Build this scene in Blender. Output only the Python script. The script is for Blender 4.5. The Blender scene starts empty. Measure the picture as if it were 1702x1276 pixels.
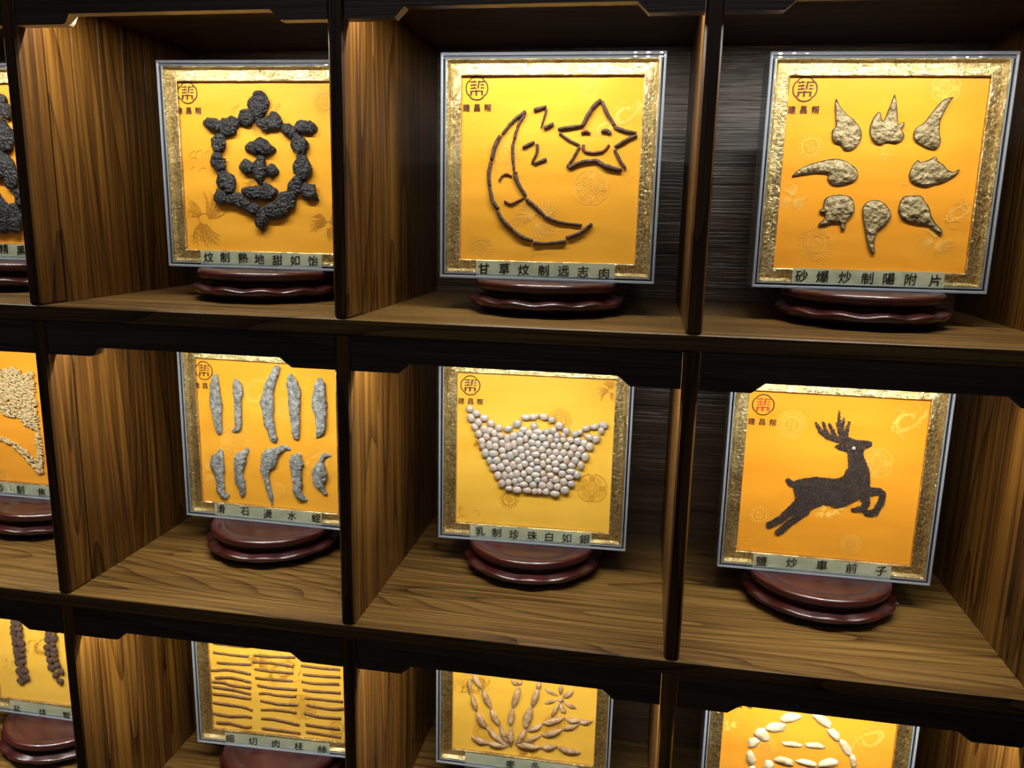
import bpy, bmesh, math, random, json
from mathutils import Vector, Matrix, noise
from mathutils.geometry import delaunay_2d_cdt
random.seed(7)
PI = math.pi
scene = bpy.context.scene
C = scene.collection

# ------------------------------------------------------------------ camera
cam_d = bpy.data.cameras.new('camera'); cam = bpy.data.objects.new('camera', cam_d); C.objects.link(cam)
cam_d.sensor_fit = 'HORIZONTAL'; cam_d.sensor_width = 36.0
cam_d.lens = 1333.07 / 1702 * 36.0
cam_d.clip_start = 0.02
cam.matrix_world = Matrix(((0.98492, -0.05590, 0.16383, 0.36079),
                           (0.17167, 0.19752, -0.96515, -0.87949),
                           (0.02160, 0.97870, 0.20413, 0.12029),
                           (0, 0, 0, 1)))
scene.camera = cam
# ------------------------------------------------------------------ world, exposure, room light
w = bpy.data.worlds.new('world'); scene.world = w; w.use_nodes = True
bg = w.node_tree.nodes['Background']; bg.inputs[0].default_value = (0.80, 0.88, 1.0, 1); bg.inputs[1].default_value = 0.035
vs = scene.view_settings
scene.display_settings.display_device = 'sRGB'
vs.view_transform = 'Standard'; vs.look = 'None'; vs.gamma = 1.0; vs.use_curve_mapping = False
vs.exposure = 0.0
ld = bpy.data.lights.new('room_ceiling_light', 'AREA'); ld.shape = 'RECTANGLE'; ld.size = 2.4; ld.size_y = 0.5
ld.energy = 4.0; ld.color = (1.0, 0.95, 0.9)
lo = bpy.data.objects.new('room_ceiling_light', ld); C.objects.link(lo)
lo.location = (0.2, -1.9, 1.25); lo.rotation_euler = (Vector((0.1, 0.2, -0.3)) - lo.location).to_track_quat('-Z', 'Y').to_euler()

# ------------------------------------------------------------------ dimensions (metres; front plane of the cabinet is y = 0)
PITCH, TD, TS, ROW, DEP = 0.40, 0.018, 0.0184, 0.3867, 0.40
ROWZ = {'A': 0.0, 'B': -ROW, 'C': -2 * ROW}         # shelf tops that carry the rows
COLX = {'0': -0.8, '1': -0.4, '2': 0.0, '3': 0.4}   # left edge of the divider on the left of each column
OPEN = ROW - TS
LED_POWER = 2.8                                    # watts given off by one strip of 21 chips
CW, CD, HS = 0.274, 0.045, 0.0412                  # case size, case depth, stand height
YS = 0.0100                                        # silk plane behind the front of the case
SX0, SX1, SZ0, SZ1 = -0.1118, 0.1118, 0.0235, 0.2478

# ------------------------------------------------------------------ material helpers
def new_mat(name):
    m = bpy.data.materials.new(name); m.use_nodes = True
    nt = m.node_tree; return m, nt, nt.nodes, nt.links, nt.nodes['Principled BSDF']
def nd(nodes, t, **kw):
    n = nodes.new(t)
    for k, v in kw.items(): setattr(n, k, v)
    return n
def math_n(nodes, links, op, a, b=None, clamp=False):
    n = nodes.new('ShaderNodeMath'); n.operation = op; n.use_clamp = clamp
    for i, v in enumerate((a, b)):
        if v is None: continue
        if isinstance(v, (int, float)): n.inputs[i].default_value = v
        else: links.new(v, n.inputs[i])
    return n.outputs[0]
def ramp(nodes, links, fac, stops):
    r = nodes.new('ShaderNodeValToRGB'); el = r.color_ramp.elements
    while len(el) < len(stops): el.new(0.5)
    for e, (p, c) in zip(el, stops): e.position = p; e.color = (*c, 1)
    links.new(fac, r.inputs[0]); return r.outputs[0]
def wood(name, axis, dark, mid, light, rough=0.36, bump=0.35, spec=0.5, rings=11.0, base=7.0):
    m, nt, N, L, P = new_mat(name)
    tc = nd(N, 'ShaderNodeTexCoord'); oi = nd(N, 'ShaderNodeObjectInfo')
    cb = nd(N, 'ShaderNodeCombineXYZ')
    for i, k in enumerate((7.3, 13.1, 5.7)): L.new(math_n(N, L, 'MULTIPLY', oi.outputs['Random'], k), cb.inputs[i])
    va = nd(N, 'ShaderNodeVectorMath', operation='ADD'); L.new(tc.outputs['Object'], va.inputs[0]); L.new(cb.outputs[0], va.inputs[1])
    def mapped(st):
        mp = nd(N, 'ShaderNodeMapping'); s = [1, 1, 1]; s['xyz'.index(axis)] = st
        mp.inputs['Scale'].default_value = s; L.new(va.outputs[0], mp.inputs[0]); return mp.outputs[0]
    def noi(vec, scale, detail, dist=0.0):
        n = nd(N, 'ShaderNodeTexNoise'); n.inputs['Scale'].default_value = scale; n.inputs['Detail'].default_value = detail
        n.inputs['Distortion'].default_value = dist; L.new(vec, n.inputs['Vector']); return n.outputs[0]
    n1 = noi(mapped(0.075), base, 1.5, 0.15)
    saw = math_n(N, L, 'FRACT', math_n(N, L, 'MULTIPLY', n1, rings))
    ring = math_n(N, L, 'POWER', saw, 5.0)                                  # slow rise to a late-wood line, then a sharp fall
    fib = noi(mapped(0.016), 420, 3.0)
    fib2 = noi(mapped(0.022), 120, 2.0)
    tone = noi(mapped(0.22), 8, 2.0)
    v = math_n(N, L, 'ADD', math_n(N, L, 'MULTIPLY', ring, -0.27), math_n(N, L, 'MULTIPLY', fib, 0.40))
    v = math_n(N, L, 'ADD', v, math_n(N, L, 'MULTIPLY', fib2, 0.62))
    v = math_n(N, L, 'ADD', v, math_n(N, L, 'MULTIPLY', tone, 0.60))
    v = math_n(N, L, 'SUBTRACT', v, 0.28)
    col = ramp(N, L, v, [(0.16, dark), (0.46, mid), (0.72, light)])
    L.new(col, P.inputs['Base Color'])
    P.inputs['Specular IOR Level'].default_value = spec
    L.new(math_n(N, L, 'ADD', math_n(N, L, 'MULTIPLY', fib, 0.25), rough - 0.12), P.inputs['Roughness'])
    bp = nd(N, 'ShaderNodeBump'); bp.inputs['Strength'].default_value = bump; bp.inputs['Distance'].default_value = 0.0012
    L.new(math_n(N, L, 'ADD', math_n(N, L, 'MULTIPLY', ring, -0.6), math_n(N, L, 'ADD', fib, math_n(N, L, 'MULTIPLY', fib2, 0.8))), bp.inputs['Height'])
    L.new(bp.outputs[0], P.inputs['Normal'])
    return m
def noisy(name, c1, c2, scale=60, rough=0.6, bump=0.3, metal=0.0, detail=4, c3=None, bscale=None, coat=0.0, dist=0.002, spec=0.5):
    m, nt, N, L, P = new_mat(name)
    tc = nd(N, 'ShaderNodeTexCoord')
    n = nd(N, 'ShaderNodeTexNoise'); n.inputs['Scale'].default_value = scale; n.inputs['Detail'].default_value = detail
    L.new(tc.outputs['Object'], n.inputs['Vector'])
    st = [(0.32, c1), (0.68, c2)] if c3 is None else [(0.3, c1), (0.5, c2), (0.7, c3)]
    L.new(ramp(N, L, n.outputs[0], st), P.inputs['Base Color'])
    P.inputs['Roughness'].default_value = rough; P.inputs['Metallic'].default_value = metal
    P.inputs['Coat Weight'].default_value = coat; P.inputs['Coat Roughness'].default_value = 0.08
    P.inputs['Specular IOR Level'].default_value = spec
    n2 = nd(N, 'ShaderNodeTexNoise'); n2.inputs['Scale'].default_value = bscale or scale * 2; n2.inputs['Detail'].default_value = 3
    L.new(tc.outputs['Object'], n2.inputs['Vector'])
    bp = nd(N, 'ShaderNodeBump'); bp.inputs['Strength'].default_value = bump; bp.inputs['Distance'].default_value = dist
    L.new(n2.outputs[0], bp.inputs['Height']); L.new(bp.outputs[0], P.inputs['Normal'])
    return m
def acrylic(name, tint, gloss=1.0, milk=0.0, rough=0.03):
    m, nt, N, L, P = new_mat(name); N.remove(P); out = N['Material Output']
    tr = nd(N, 'ShaderNodeBsdfTransparent'); tr.inputs[0].default_value = (*tint, 1)
    gl = nd(N, 'ShaderNodeBsdfGlossy'); gl.inputs['Roughness'].default_value = rough
    fr = nd(N, 'ShaderNodeFresnel'); fr.inputs[0].default_value = 1.35
    ge = nd(N, 'ShaderNodeNewGeometry')                                   # the exit face only passes light on: no bending here, so no total reflection
    mx = nd(N, 'ShaderNodeMixShader'); L.new(math_n(N, L, 'MULTIPLY', math_n(N, L, 'MULTIPLY', fr.outputs[0], gloss), math_n(N, L, 'SUBTRACT', 1.0, ge.outputs['Backfacing']), True), mx.inputs[0])
    L.new(tr.outputs[0], mx.inputs[1]); L.new(gl.outputs[0], mx.inputs[2])
    o = mx.outputs[0]
    if milk:
        df = nd(N, 'ShaderNodeBsdfTranslucent'); df.inputs[0].default_value = (0.8, 0.86, 0.95, 1)
        d2 = nd(N, 'ShaderNodeBsdfDiffuse'); d2.inputs[0].default_value = (0.75, 0.82, 0.92, 1)
        m0 = nd(N, 'ShaderNodeMixShader'); m0.inputs[0].default_value = 0.5; L.new(df.outputs[0], m0.inputs[1]); L.new(d2.outputs[0], m0.inputs[2])
        m2 = nd(N, 'ShaderNodeMixShader'); m2.inputs[0].default_value = milk; L.new(o, m2.inputs[1]); L.new(m0.outputs[0], m2.inputs[2]); o = m2.outputs[0]
    L.new(o, out.inputs[0]); return m
def plain(name, col, rough=0.6, spec=0.4, metal=0.0):
    return noisy(name, tuple(c * 0.88 for c in col), tuple(min(1, c * 1.1) for c in col), 40, rough, 0.1, metal, spec=spec)

M = {}
M['divider'] = wood('dark_stained_plank', 'z', (0.009, 0.0036, 0.0008), (0.052, 0.0205, 0.0030), (0.135, 0.061, 0.0085), 0.36, 0.45, spec=0.32, rings=22)
M['front'] = wood('dark_apron_wood', 'x', (0.008, 0.004, 0.0026), (0.026, 0.0125, 0.0062), (0.058, 0.031, 0.0155), 0.42, 0.4)  # aprons and base panel, a darker brown than the dividers
M['shelf'] = wood('oiled_shelf_board', 'x', (0.012, 0.0052, 0.0013), (0.080, 0.041, 0.0090), (0.172, 0.097, 0.0235), 0.40, 0.55, spec=0.35, rings=40, base=7)
M['back'] = wood('dark_back_board', 'x', (0.012, 0.0065, 0.0032), (0.048, 0.026, 0.011), (0.090, 0.053, 0.024), 0.33, 0.8, spec=0.9, rings=10)
M['pale_edge'] = wood('pale_apron_edge', 'x', (0.30, 0.22, 0.10), (0.55, 0.45, 0.24), (0.75, 0.66, 0.40), 0.55, 0.2)  # pale yellow wood for the downward faces of one apron
M['pane'] = acrylic('clear_acrylic', (0.97, 0.98, 0.98), 1.0)
M['side'] = acrylic('grey_clear_acrylic', (0.84, 0.87, 0.90), 1.6, 0.07)
M['rim'] = acrylic('acrylic_edge', (0.80, 0.84, 0.88), 2.2, 0.34)
M['rim_top'] = acrylic('polished_acrylic_edge', (0.62, 0.68, 0.76), 4.0, 0.12, 0.012)
def gold_mat():
    m, nt, N, L, P = new_mat('gold_leaf')
    tc = nd(N, 'ShaderNodeTexCoord')
    n = nd(N, 'ShaderNodeTexNoise'); n.inputs['Scale'].default_value = 240; n.inputs['Detail'].default_value = 3; n.inputs['Distortion'].default_value = 1.6
    L.new(tc.outputs['Object'], n.inputs['Vector'])
    n2 = nd(N, 'ShaderNodeTexNoise'); n2.inputs['Scale'].default_value = 24; n2.inputs['Detail'].default_value = 3
    L.new(tc.outputs['Object'], n2.inputs['Vector'])
    mixv = math_n(N, L, 'ADD', math_n(N, L, 'MULTIPLY', n.outputs[0], 0.75), math_n(N, L, 'MULTIPLY', n2.outputs[0], 0.25))
    L.new(ramp(N, L, mixv, [(0.34, (0.20, 0.135, 0.052)), (0.50, (0.58, 0.43, 0.18)), (0.66, (0.96, 0.84, 0.52))]), P.inputs['Base Color'])
    P.inputs['Metallic'].default_value = 0.95; P.inputs['Roughness'].default_value = 0.24
    bp = nd(N, 'ShaderNodeBump'); bp.inputs['Strength'].default_value = 1.0; bp.inputs['Distance'].default_value = 0.0016
    L.new(n.outputs[0], bp.inputs['Height']); L.new(bp.outputs[0], P.inputs['Normal']); return m
M['gold'] = gold_mat()
def silk_mat(name, a, b):
    m, nt, N, L, P = new_mat(name)
    tc = nd(N, 'ShaderNodeTexCoord')
    n = nd(N, 'ShaderNodeTexNoise'); n.inputs['Scale'].default_value = 9; n.inputs['Detail'].default_value = 2
    mp = nd(N, 'ShaderNodeMapping'); mp.inputs['Scale'].default_value = (0.6, 1, 2.2); L.new(tc.outputs['Object'], mp.inputs[0]); L.new(mp.outputs[0], n.inputs['Vector'])
    L.new(ramp(N, L, n.outputs[0], [(0.3, a), (0.7, b)]), P.inputs['Base Color'])
    P.inputs['Roughness'].default_value = 0.42; P.inputs['Specular IOR Level'].default_value = 0.25
    P.inputs['Sheen Weight'].default_value = 0.15
    n2 = nd(N, 'ShaderNodeTexNoise'); n2.inputs['Scale'].default_value = 500; n2.inputs['Detail'].default_value = 1
    mp2 = nd(N, 'ShaderNodeMapping'); mp2.inputs['Scale'].default_value = (0.15, 1, 1); L.new(tc.outputs['Object'], mp2.inputs[0]); L.new(mp2.outputs[0], n2.inputs['Vector'])
    bp = nd(N, 'ShaderNodeBump'); bp.inputs['Strength'].default_value = 0.08; bp.inputs['Distance'].default_value = 0.0006
    L.new(n2.outputs[0], bp.inputs['Height']); L.new(bp.outputs[0], P.inputs['Normal']); return m
M['silk'] = silk_mat('orange_silk', (0.66, 0.255, 0.011), (0.75, 0.315, 0.018))
M['silk_mid'] = silk_mat('golden_silk', (0.66, 0.290, 0.016), (0.76, 0.355, 0.026))
M['silk_pale'] = silk_mat('yellow_silk', (0.66, 0.365, 0.032), (0.76, 0.440, 0.052))
M['motif'] = plain('woven_motif_light', (0.82, 0.44, 0.070), 0.5)  # woven pattern; satin sheen put into its colour, lighter than the silk
M['motif_dark'] = plain('woven_motif_tan', (0.42, 0.185, 0.014), 0.55)  # same weave where the satin turns dark, also put into the colour
M['paper'] = noisy('green_caption_paper', (0.50, 0.55, 0.39), (0.62, 0.65, 0.48), 30, 0.75, 0.25)
M['ink'] = plain('black_ink', (0.012, 0.011, 0.010), 0.6)
M['print'] = plain('brown_print', (0.055, 0.011, 0.003), 0.6)
M['print_red'] = plain('red_print', (0.45, 0.018, 0.010), 0.6)
M['mahogany'] = noisy('red_lacquer', (0.018, 0.0026, 0.0030), (0.042, 0.0058, 0.0056), 18, 0.30, 0.10, coat=0.45, bscale=60)
M['backing'] = plain('dark_backing_board', (0.05, 0.035, 0.02), 0.8)
M['root'] = noisy('black_wrinkled_root', (0.0022, 0.002, 0.0026), (0.0085, 0.0075, 0.009), 150, 0.42, 1.0, c3=(0.022, 0.019, 0.021), dist=0.005)
M['twig'] = noisy('brown_root_twig', (0.028, 0.011, 0.007), (0.070, 0.032, 0.020), 300, 0.7, 0.9, c3=(0.12, 0.068, 0.046))
M['twig_red'] = noisy('red_root_twig', (0.085, 0.018, 0.008), (0.17, 0.042, 0.016), 300, 0.65, 0.6)
M['slice'] = noisy('pale_aconite_slice', (0.15, 0.108, 0.045), (0.27, 0.205, 0.095), 110, 0.5, 1.0, c3=(0.37, 0.29, 0.15), bscale=190, dist=0.004)
M['slice_skin'] = noisy('brown_slice_skin', (0.035, 0.016, 0.007), (0.075, 0.038, 0.016), 200, 0.6, 0.4)
M['leech'] = noisy('powdered_grey_leech', (0.10, 0.10, 0.095), (0.22, 0.225, 0.22), 170, 0.7, 1.0, c3=(0.38, 0.38, 0.375), bscale=420, dist=0.003)
M['seed'] = noisy('dark_seed', (0.009, 0.0065, 0.0068), (0.045, 0.033, 0.032), 900, 0.45, 0.2)
M['strip'] = noisy('brown_bark_strip', (0.115, 0.050, 0.016), (0.21, 0.10, 0.036), 160, 0.75, 0.6)
M['tuber'] = noisy('pinkish_tan_tuber', (0.25, 0.135, 0.062), (0.40, 0.24, 0.12), 110, 0.5, 1.0, c3=(0.48, 0.32, 0.19), bscale=260)
M['scale'] = noisy('cream_bulb_scale', (0.36, 0.26, 0.14), (0.52, 0.43, 0.275), 60, 0.5, 0.6, c3=(0.62, 0.55, 0.40))
M['grain'] = noisy('pale_barley', (0.34, 0.235, 0.10), (0.58, 0.45, 0.235), 300, 0.5, 0.3)
M['fruit'] = noisy('brown_seed_fruit', (0.055, 0.024, 0.016), (0.15, 0.075, 0.052), 400, 0.6, 1.0, c3=(0.24, 0.14, 0.10))
def pearl_mat():
    m, nt, N, L, P = new_mat('pearl'); oi = nd(N, 'ShaderNodeObjectInfo')
    L.new(ramp(N, L, oi.outputs['Random'], [(0.0, (0.35, 0.265, 0.23)), (0.5, (0.42, 0.345, 0.30)), (1.0, (0.30, 0.285, 0.27))]), P.inputs['Base Color'])
    P.inputs['Roughness'].default_value = 0.30; P.inputs['Coat Weight'].default_value = 1.0; P.inputs['Coat Roughness'].default_value = 0.1
    P.inputs['Sheen Weight'].default_value = 0.2; P.inputs['Thin Film Thickness'].default_value = 420; P.inputs['Thin Film IOR'].default_value = 1.5
    return m
M['pearl'] = pearl_mat()
def emit(name, col, s):
    m, nt, N, L, P = new_mat(name); P.inputs['Base Color'].default_value = (0.8, 0.8, 0.8, 1)
    P.inputs['Emission Color'].default_value = (*col, 1); P.inputs['Emission Strength'].default_value = s; return m
M['chip'] = emit('lit_led_chip', (1.0, 0.96, 0.87), LED_POWER / (PI * 21 * 0.0034 * 0.0030))
M['strip_tape'] = plain('white_led_tape', (0.6, 0.6, 0.58), 0.5)
M['wall'] = noisy('painted_wall', (0.30, 0.28, 0.25), (0.36, 0.34, 0.30), 6, 0.9, 0.1)
M['floor'] = noisy('dark_floor', (0.06, 0.05, 0.045), (0.10, 0.085, 0.07), 8, 0.5, 0.1)
M['scrap'] = plain('white_paper', (0.75, 0.74, 0.70), 0.8)

# ------------------------------------------------------------------ object helpers
def mesh_obj(name, bm, mats, parent=None, smooth=False, loc=None):
    me = bpy.data.meshes.new(name); bm.to_mesh(me); bm.free()
    for m in (mats if isinstance(mats, (list, tuple)) else [mats]): me.materials.append(m)
    if smooth:
        for p in me.polygons: p.use_smooth = True
    o = bpy.data.objects.new(name, me); C.objects.link(o)
    if parent: o.parent = parent
    if loc: o.location = loc
    return o
def same(src, parent, loc=None, rot=None, scale=None):
    o = src.copy(); C.objects.link(o); o.parent = parent
    if loc is not None: o.location = loc
    if rot is not None: o.rotation_euler = rot
    if scale is not None: o.scale = scale
    return o
def empty(name, loc=(0, 0, 0), parent=None, rotz=0.0):
    o = bpy.data.objects.new(name, None); C.objects.link(o); o.location = loc; o.rotation_euler = (0, 0, rotz)
    o.empty_display_size = 0.05
    if parent: o.parent = parent
    return o
def tag(o, label, cat, group=None):
    o['label'] = label; o['category'] = cat
    if group: o['group'] = group
    return o
def box(bm, x0, x1, y0, y1, z0, z1, bevel=0.0):
    r = bmesh.ops.create_cube(bm, size=1.0)
    bmesh.ops.scale(bm, vec=(x1 - x0, y1 - y0, z1 - z0), verts=r['verts'])
    bmesh.ops.translate(bm, vec=((x0 + x1) / 2, (y0 + y1) / 2, (z0 + z1) / 2), verts=r['verts'])
    if bevel:
        es = list({e for v in r['verts'] for e in v.link_edges})
        bmesh.ops.bevel(bm, geom=es, offset=bevel, segments=1, affect='EDGES', profile=0.5)
def boxm(x0, x1, y0, y1, z0, z1, bevel=0.0):
    bm = bmesh.new(); box(bm, x0, x1, y0, y1, z0, z1, bevel); return bm
def prism_y(pts, y0, y1):
    bm = bmesh.new(); n = len(pts)
    a = [bm.verts.new((x, y0, z)) for x, z in pts]; b = [bm.verts.new((x, y1, z)) for x, z in pts]
    bm.faces.new(a); bm.faces.new(b[::-1])
    for i in range(n): bm.faces.new((a[i], b[i], b[(i + 1) % n], a[(i + 1) % n]))
    bmesh.ops.recalc_face_normals(bm, faces=bm.faces); return bm

# ------------------------------------------------------------------ the setting
def structure(name, bm, m):
    o = mesh_obj(name, bm, m); o['kind'] = 'structure'; return o
FLOOR_Z = -1.36
structure('floor', boxm(-2.2, 2.2, -2.6, 0.5, FLOOR_Z - 0.05, FLOOR_Z), M['floor'])
structure('wall_back', boxm(-2.2, 2.2, DEP + 0.03, DEP + 0.11, FLOOR_Z, 1.4), M['wall'])

# ------------------------------------------------------------------ the display cabinet (one piece of furniture)
cab = empty('display_cabinet', (0.0, 0.0, FLOOR_Z))
tag(cab, 'dark stained wooden display cabinet of open square cells with notched aprons', 'cabinet')
def cpart(name, bm, mats, parent=None, smooth=False):
    o = mesh_obj(name, bm, mats, parent or cab, smooth)
    o.location = (0, 0, -FLOOR_Z) if parent is None else (0, 0, 0)
    return o
XL, XR = -0.8, 0.8 + TD
# four shelf boards
for k, zt in enumerate((ROW, 0.0, -ROW, -2 * ROW)):
    cpart('shelf_board', boxm(XL - 0.004, XR + 0.004, -0.0012, DEP + 0.002, zt - TS, zt, 0.0012), M['shelf'])
# base below the lowest shelf seen
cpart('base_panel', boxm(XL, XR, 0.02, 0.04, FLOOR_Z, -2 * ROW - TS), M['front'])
cpart('side_panel', boxm(XL, XL + TD, 0.041, DEP, FLOOR_Z, -2 * ROW - TS), M['divider'])
cpart('side_panel', boxm(XR - TD, XR, 0.041, DEP, FLOOR_Z, -2 * ROW - TS), M['divider'])
# dividers: edge-glued planks
YB = [0.0, 0.045, 0.095, 0.145, 0.195, 0.245, 0.295, 0.345, DEP]
plank_meshes = {}
for row in 'ABC':
    z0 = ROWZ[row]; z1 = z0 + OPEN
    for x in (-0.8, -0.4, 0.0, 0.4, 0.8):
        dv = empty('divider_panel', (x, 0, z0 - FLOOR_Z), cab)
        for i in range(8):
            if i not in plank_meshes:
                src = mesh_obj('plank', boxm(0, TD, YB[i] + 0.00015, YB[i + 1] - 0.00015, 0.0002, OPEN - 0.0002, 0.0022 if i == 0 else 0.0003), M['divider'], dv)
                plank_meshes[i] = src
            else:
                same(plank_meshes[i], dv)
# back boards and aprons, one per cell
rnd = random.Random(3)
def apron_pts(width, zc, round_left=False):
    # x from 0 to width, z down from the shelf above: two lower lobes and a raised centre
    zl = -0.0428; e = 0.0575 + rnd.uniform(-0.002, 0.002); f = 0.0545 + rnd.uniform(-0.002, 0.002); c = 0.0115 + rnd.uniform(-0.001, 0.004)
    p = [(0, 0), (0, zl), (e, zl)]
    if round_left: p += [(e + c * 0.35, zl + 0.0006), (e + c * 0.6, zl + 0.003), (e + c * 0.85, zl + 0.0085)]
    p += [(e + c, zc), (width - f - c, zc)]
    p += [(width - f, zl), (width, zl), (width, 0)]
    return p
for row in 'ABC':
    z0 = ROWZ[row]; z1 = z0 + OPEN
    for ci in '0123':
        x0 = COLX[ci] + TD; x1 = COLX[ci] + PITCH
        cpart('back_panel', boxm(x0 + 0.0003, x1 - 0.0003, DEP - 0.012, DEP, z0 + 0.0003, z1 - 0.0003), M['back'])
        gap = 0.0009
        pts = apron_pts(x1 - x0 - 2 * gap, -0.0315, ci == '1')
        bm = prism_y(pts, 0.0, 0.015)
        pale = row + ci == 'A1'
        for f in bm.faces:
            if f.normal.z < -0.3 and pale: f.material_index = 1
        bmesh.ops.translate(bm, vec=(x0 + gap, 0.0026, z1 - 0.0002), verts=bm.verts)
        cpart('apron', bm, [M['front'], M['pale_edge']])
# LED strips under the shelves, behind the aprons
chip0 = None
for row in 'ABC':
    z1 = ROWZ[row] + OPEN
    for ci in '0123':
        xm = COLX[ci] + (TD + PITCH) / 2
        st = empty('led_strip', (xm, 0.036, z1 - FLOOR_Z), cab)
        bm = boxm(-0.180, 0.180, -0.005, 0.005, -0.0018, -0.0002)
        mesh_obj('led_tape', bm, M['strip_tape'], st)
        for i in range(21):
            loc = (-0.170 + i * 0.017, 0, -0.0026)
            if chip0 is None:
                bm = boxm(-0.0017, 0.0017, -0.0015, 0.0015, -0.0008, 0.0008)
                for f in bm.faces: f.material_index = 1 if f.normal.z < -0.9 else 0
                chip0 = mesh_obj('led_chip', bm, [M['strip_tape'], M['chip']], st, loc=loc)
            else: same(chip0, st, loc)

# ------------------------------------------------------------------ builders for the pieces laid on the silk
def catmull(P, n):
    P = [Vector(p) for p in P]
    if len(P) == 2: P = [P[0], P[0].lerp(P[1], 0.5), P[1]]
    Q = [P[0] * 2 - P[1]] + P + [P[-1] * 2 - P[-2]]; out = []
    seg = len(P) - 1
    for s in range(seg):
        a, b, c, d = Q[s:s + 4]
        for i in range(n):
            t = i / n
            out.append(0.5 * ((2 * b) + (c - a) * t + (2 * a - 5 * b + 4 * c - d) * t * t + (3 * b - a - 3 * c + d) * t ** 3))
    out.append(P[-1]); return out
def fix3(v): return Vector((v[0] * 1e-4, v[1] * 1e-4, v[2] * 1e-4))
def lump(bm, spine, flat=0.8, rough=0.15, freq=90, n=5, m=14, seed=0, hmax=0.0036, capk=0.7, wrinkle=0.0, grow=1.0):
    pts = catmull([fix3(s) for s in spine], n)
    for p in pts: p.z = max(p.z, 0.0003) * grow
    t0 = (pts[0].xy - pts[1].xy).normalized(); t1 = (pts[-1].xy - pts[-2].xy).normalized()
    def cap(p, t, ks):
        r = p.z; o = []
        for k in ks: o.append(Vector((p.x + t.x * r * capk * k, p.y + t.y * r * capk * k, r * math.sqrt(max(0.02, 1 - k * k)))))
        return o
    pts = cap(pts[0], t0, (0.97, 0.75, 0.4)) + pts + cap(pts[-1], t1, (0.4, 0.75, 0.97))
    rings = []
    for i, p in enumerate(pts):
        a = pts[max(0, i - 1)]; b = pts[min(len(pts) - 1, i + 1)]
        t = (b.xy - a.xy); t = t.normalized() if t.length > 1e-9 else Vector((1, 0))
        nx, nz = -t.y, t.x
        h = min(p.z * flat, hmax)
        ring = []
        for j in range(m):
            an = 2 * PI * j / m
            k = 1.0
            q = Vector((p.x * freq + seed * 3.1, math.cos(an) * p.z * freq, p.y * freq + math.sin(an) * p.z * freq))
            k += rough * 2 * (noise.noise(q) + 0.5 * noise.noise(q * 2.3))
            if wrinkle: k += wrinkle * math.sin(an * 5 + noise.noise(q * 0.4) * 6)
            cx = math.cos(an) * p.z * k; cy = math.sin(an) * h * k
            ring.append(bm.verts.new((p.x + nx * cx, YS - h * 0.92 - cy, p.y + nz * cx)))
        rings.append(ring)
    for r0, r1 in zip(rings, rings[1:]):
        for j in range(m): bm.faces.new((r0[j], r0[(j + 1) % m], r1[(j + 1) % m], r1[j]))
    bm.faces.new(rings[0][::-1]); bm.faces.new(rings[-1])
def finish_lump(bm):
    bmesh.ops.recalc_face_normals(bm, faces=bm.faces); return bm
def inside(p, poly):
    c = False; n = len(poly)
    for i in range(n):
        a, b = poly[i], poly[i - 1]
        if (a[1] > p[1]) != (b[1] > p[1]) and p[0] < (b[0] - a[0]) * (p[1] - a[1]) / (b[1] - a[1]) + a[0]: c = not c
    return c
def edge_dist(p, poly):
    d = 1e9
    for i in range(len(poly)):
        a, b = Vector(poly[i - 1]), Vector(poly[i]); ab = b - a; L2 = ab.length_squared
        t = 0 if L2 == 0 else max(0, min(1, (Vector(p) - a).dot(ab) / L2))
        d = min(d, (Vector(p) - a - ab * t).length)
    return d
def relief(outline, step, thick, dome, bump, seed, rim=0.0012, base=0.0, freq=220):
    # a solid slice with an uneven face: flat skirt down to the silk, face relief from edge distance and noise
    P = [Vector((a[0] * 1e-4, a[1] * 1e-4)) for a in outline]
    cl = catmull([(p.x, p.y, 0) for p in P] + [(P[0].x, P[0].y, 0)], 3)[:-1]
    poly = [(p.x, p.y) for p in cl]
    xs = [p[0] for p in poly]; ys = [p[1] for p in poly]
    pts = [Vector(p) for p in poly]; n = len(pts); x = min(xs); r = random.Random(seed)
    while x < max(xs):
        y = min(ys)
        while y < max(ys):
            q = (x + r.uniform(-.3, .3) * step, y + r.uniform(-.3, .3) * step)
            if inside(q, poly) and edge_dist(q, poly) > step * 0.5: pts.append(Vector(q))
            y += step
        x += step
    vs_, es_, fs_, *_ = delaunay_2d_cdt(pts, [(i, (i + 1) % n) for i in range(n)], [list(range(n))], 1, 1e-6)
    bm = bmesh.new(); V = []
    for i, v in enumerate(vs_):
        d = edge_dist(v, poly)
        e = min(1, d / rim)
        z = thick * (0.55 + 0.45 * math.sqrt(e)) + dome * min(1, d / 0.008) ** 0.7
        q = Vector((v.x * freq, v.y * freq, seed * 7.7))
        z += bump * e * (noise.noise(q) + 0.6 * noise.noise(q * 2.1))
        V.append(bm.verts.new((v.x, YS - base - max(0.0006, z), v.y)))
    for f in fs_:
        try: bm.faces.new([V[i] for i in f])
        except ValueError: pass
    bnd = [e for e in bm.edges if len(e.link_faces) == 1]
    ext = bmesh.ops.extrude_edge_only(bm, edges=bnd)
    nv = [g for g in ext['geom'] if isinstance(g, bmesh.types.BMVert)]
    for v in nv: v.co.y = YS + 0.0008
    for g in ext['geom']:
        if isinstance(g, bmesh.types.BMFace): g.material_index = 1
    for e in list(bm.edges):
        for f in e.link_faces: pass
    nvs = set(nv)
    for f in bm.faces:
        if any(v in nvs for v in f.verts): f.material_index = 1
    bmesh.ops.recalc_face_normals(bm, faces=bm.faces)
    return bm

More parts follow.
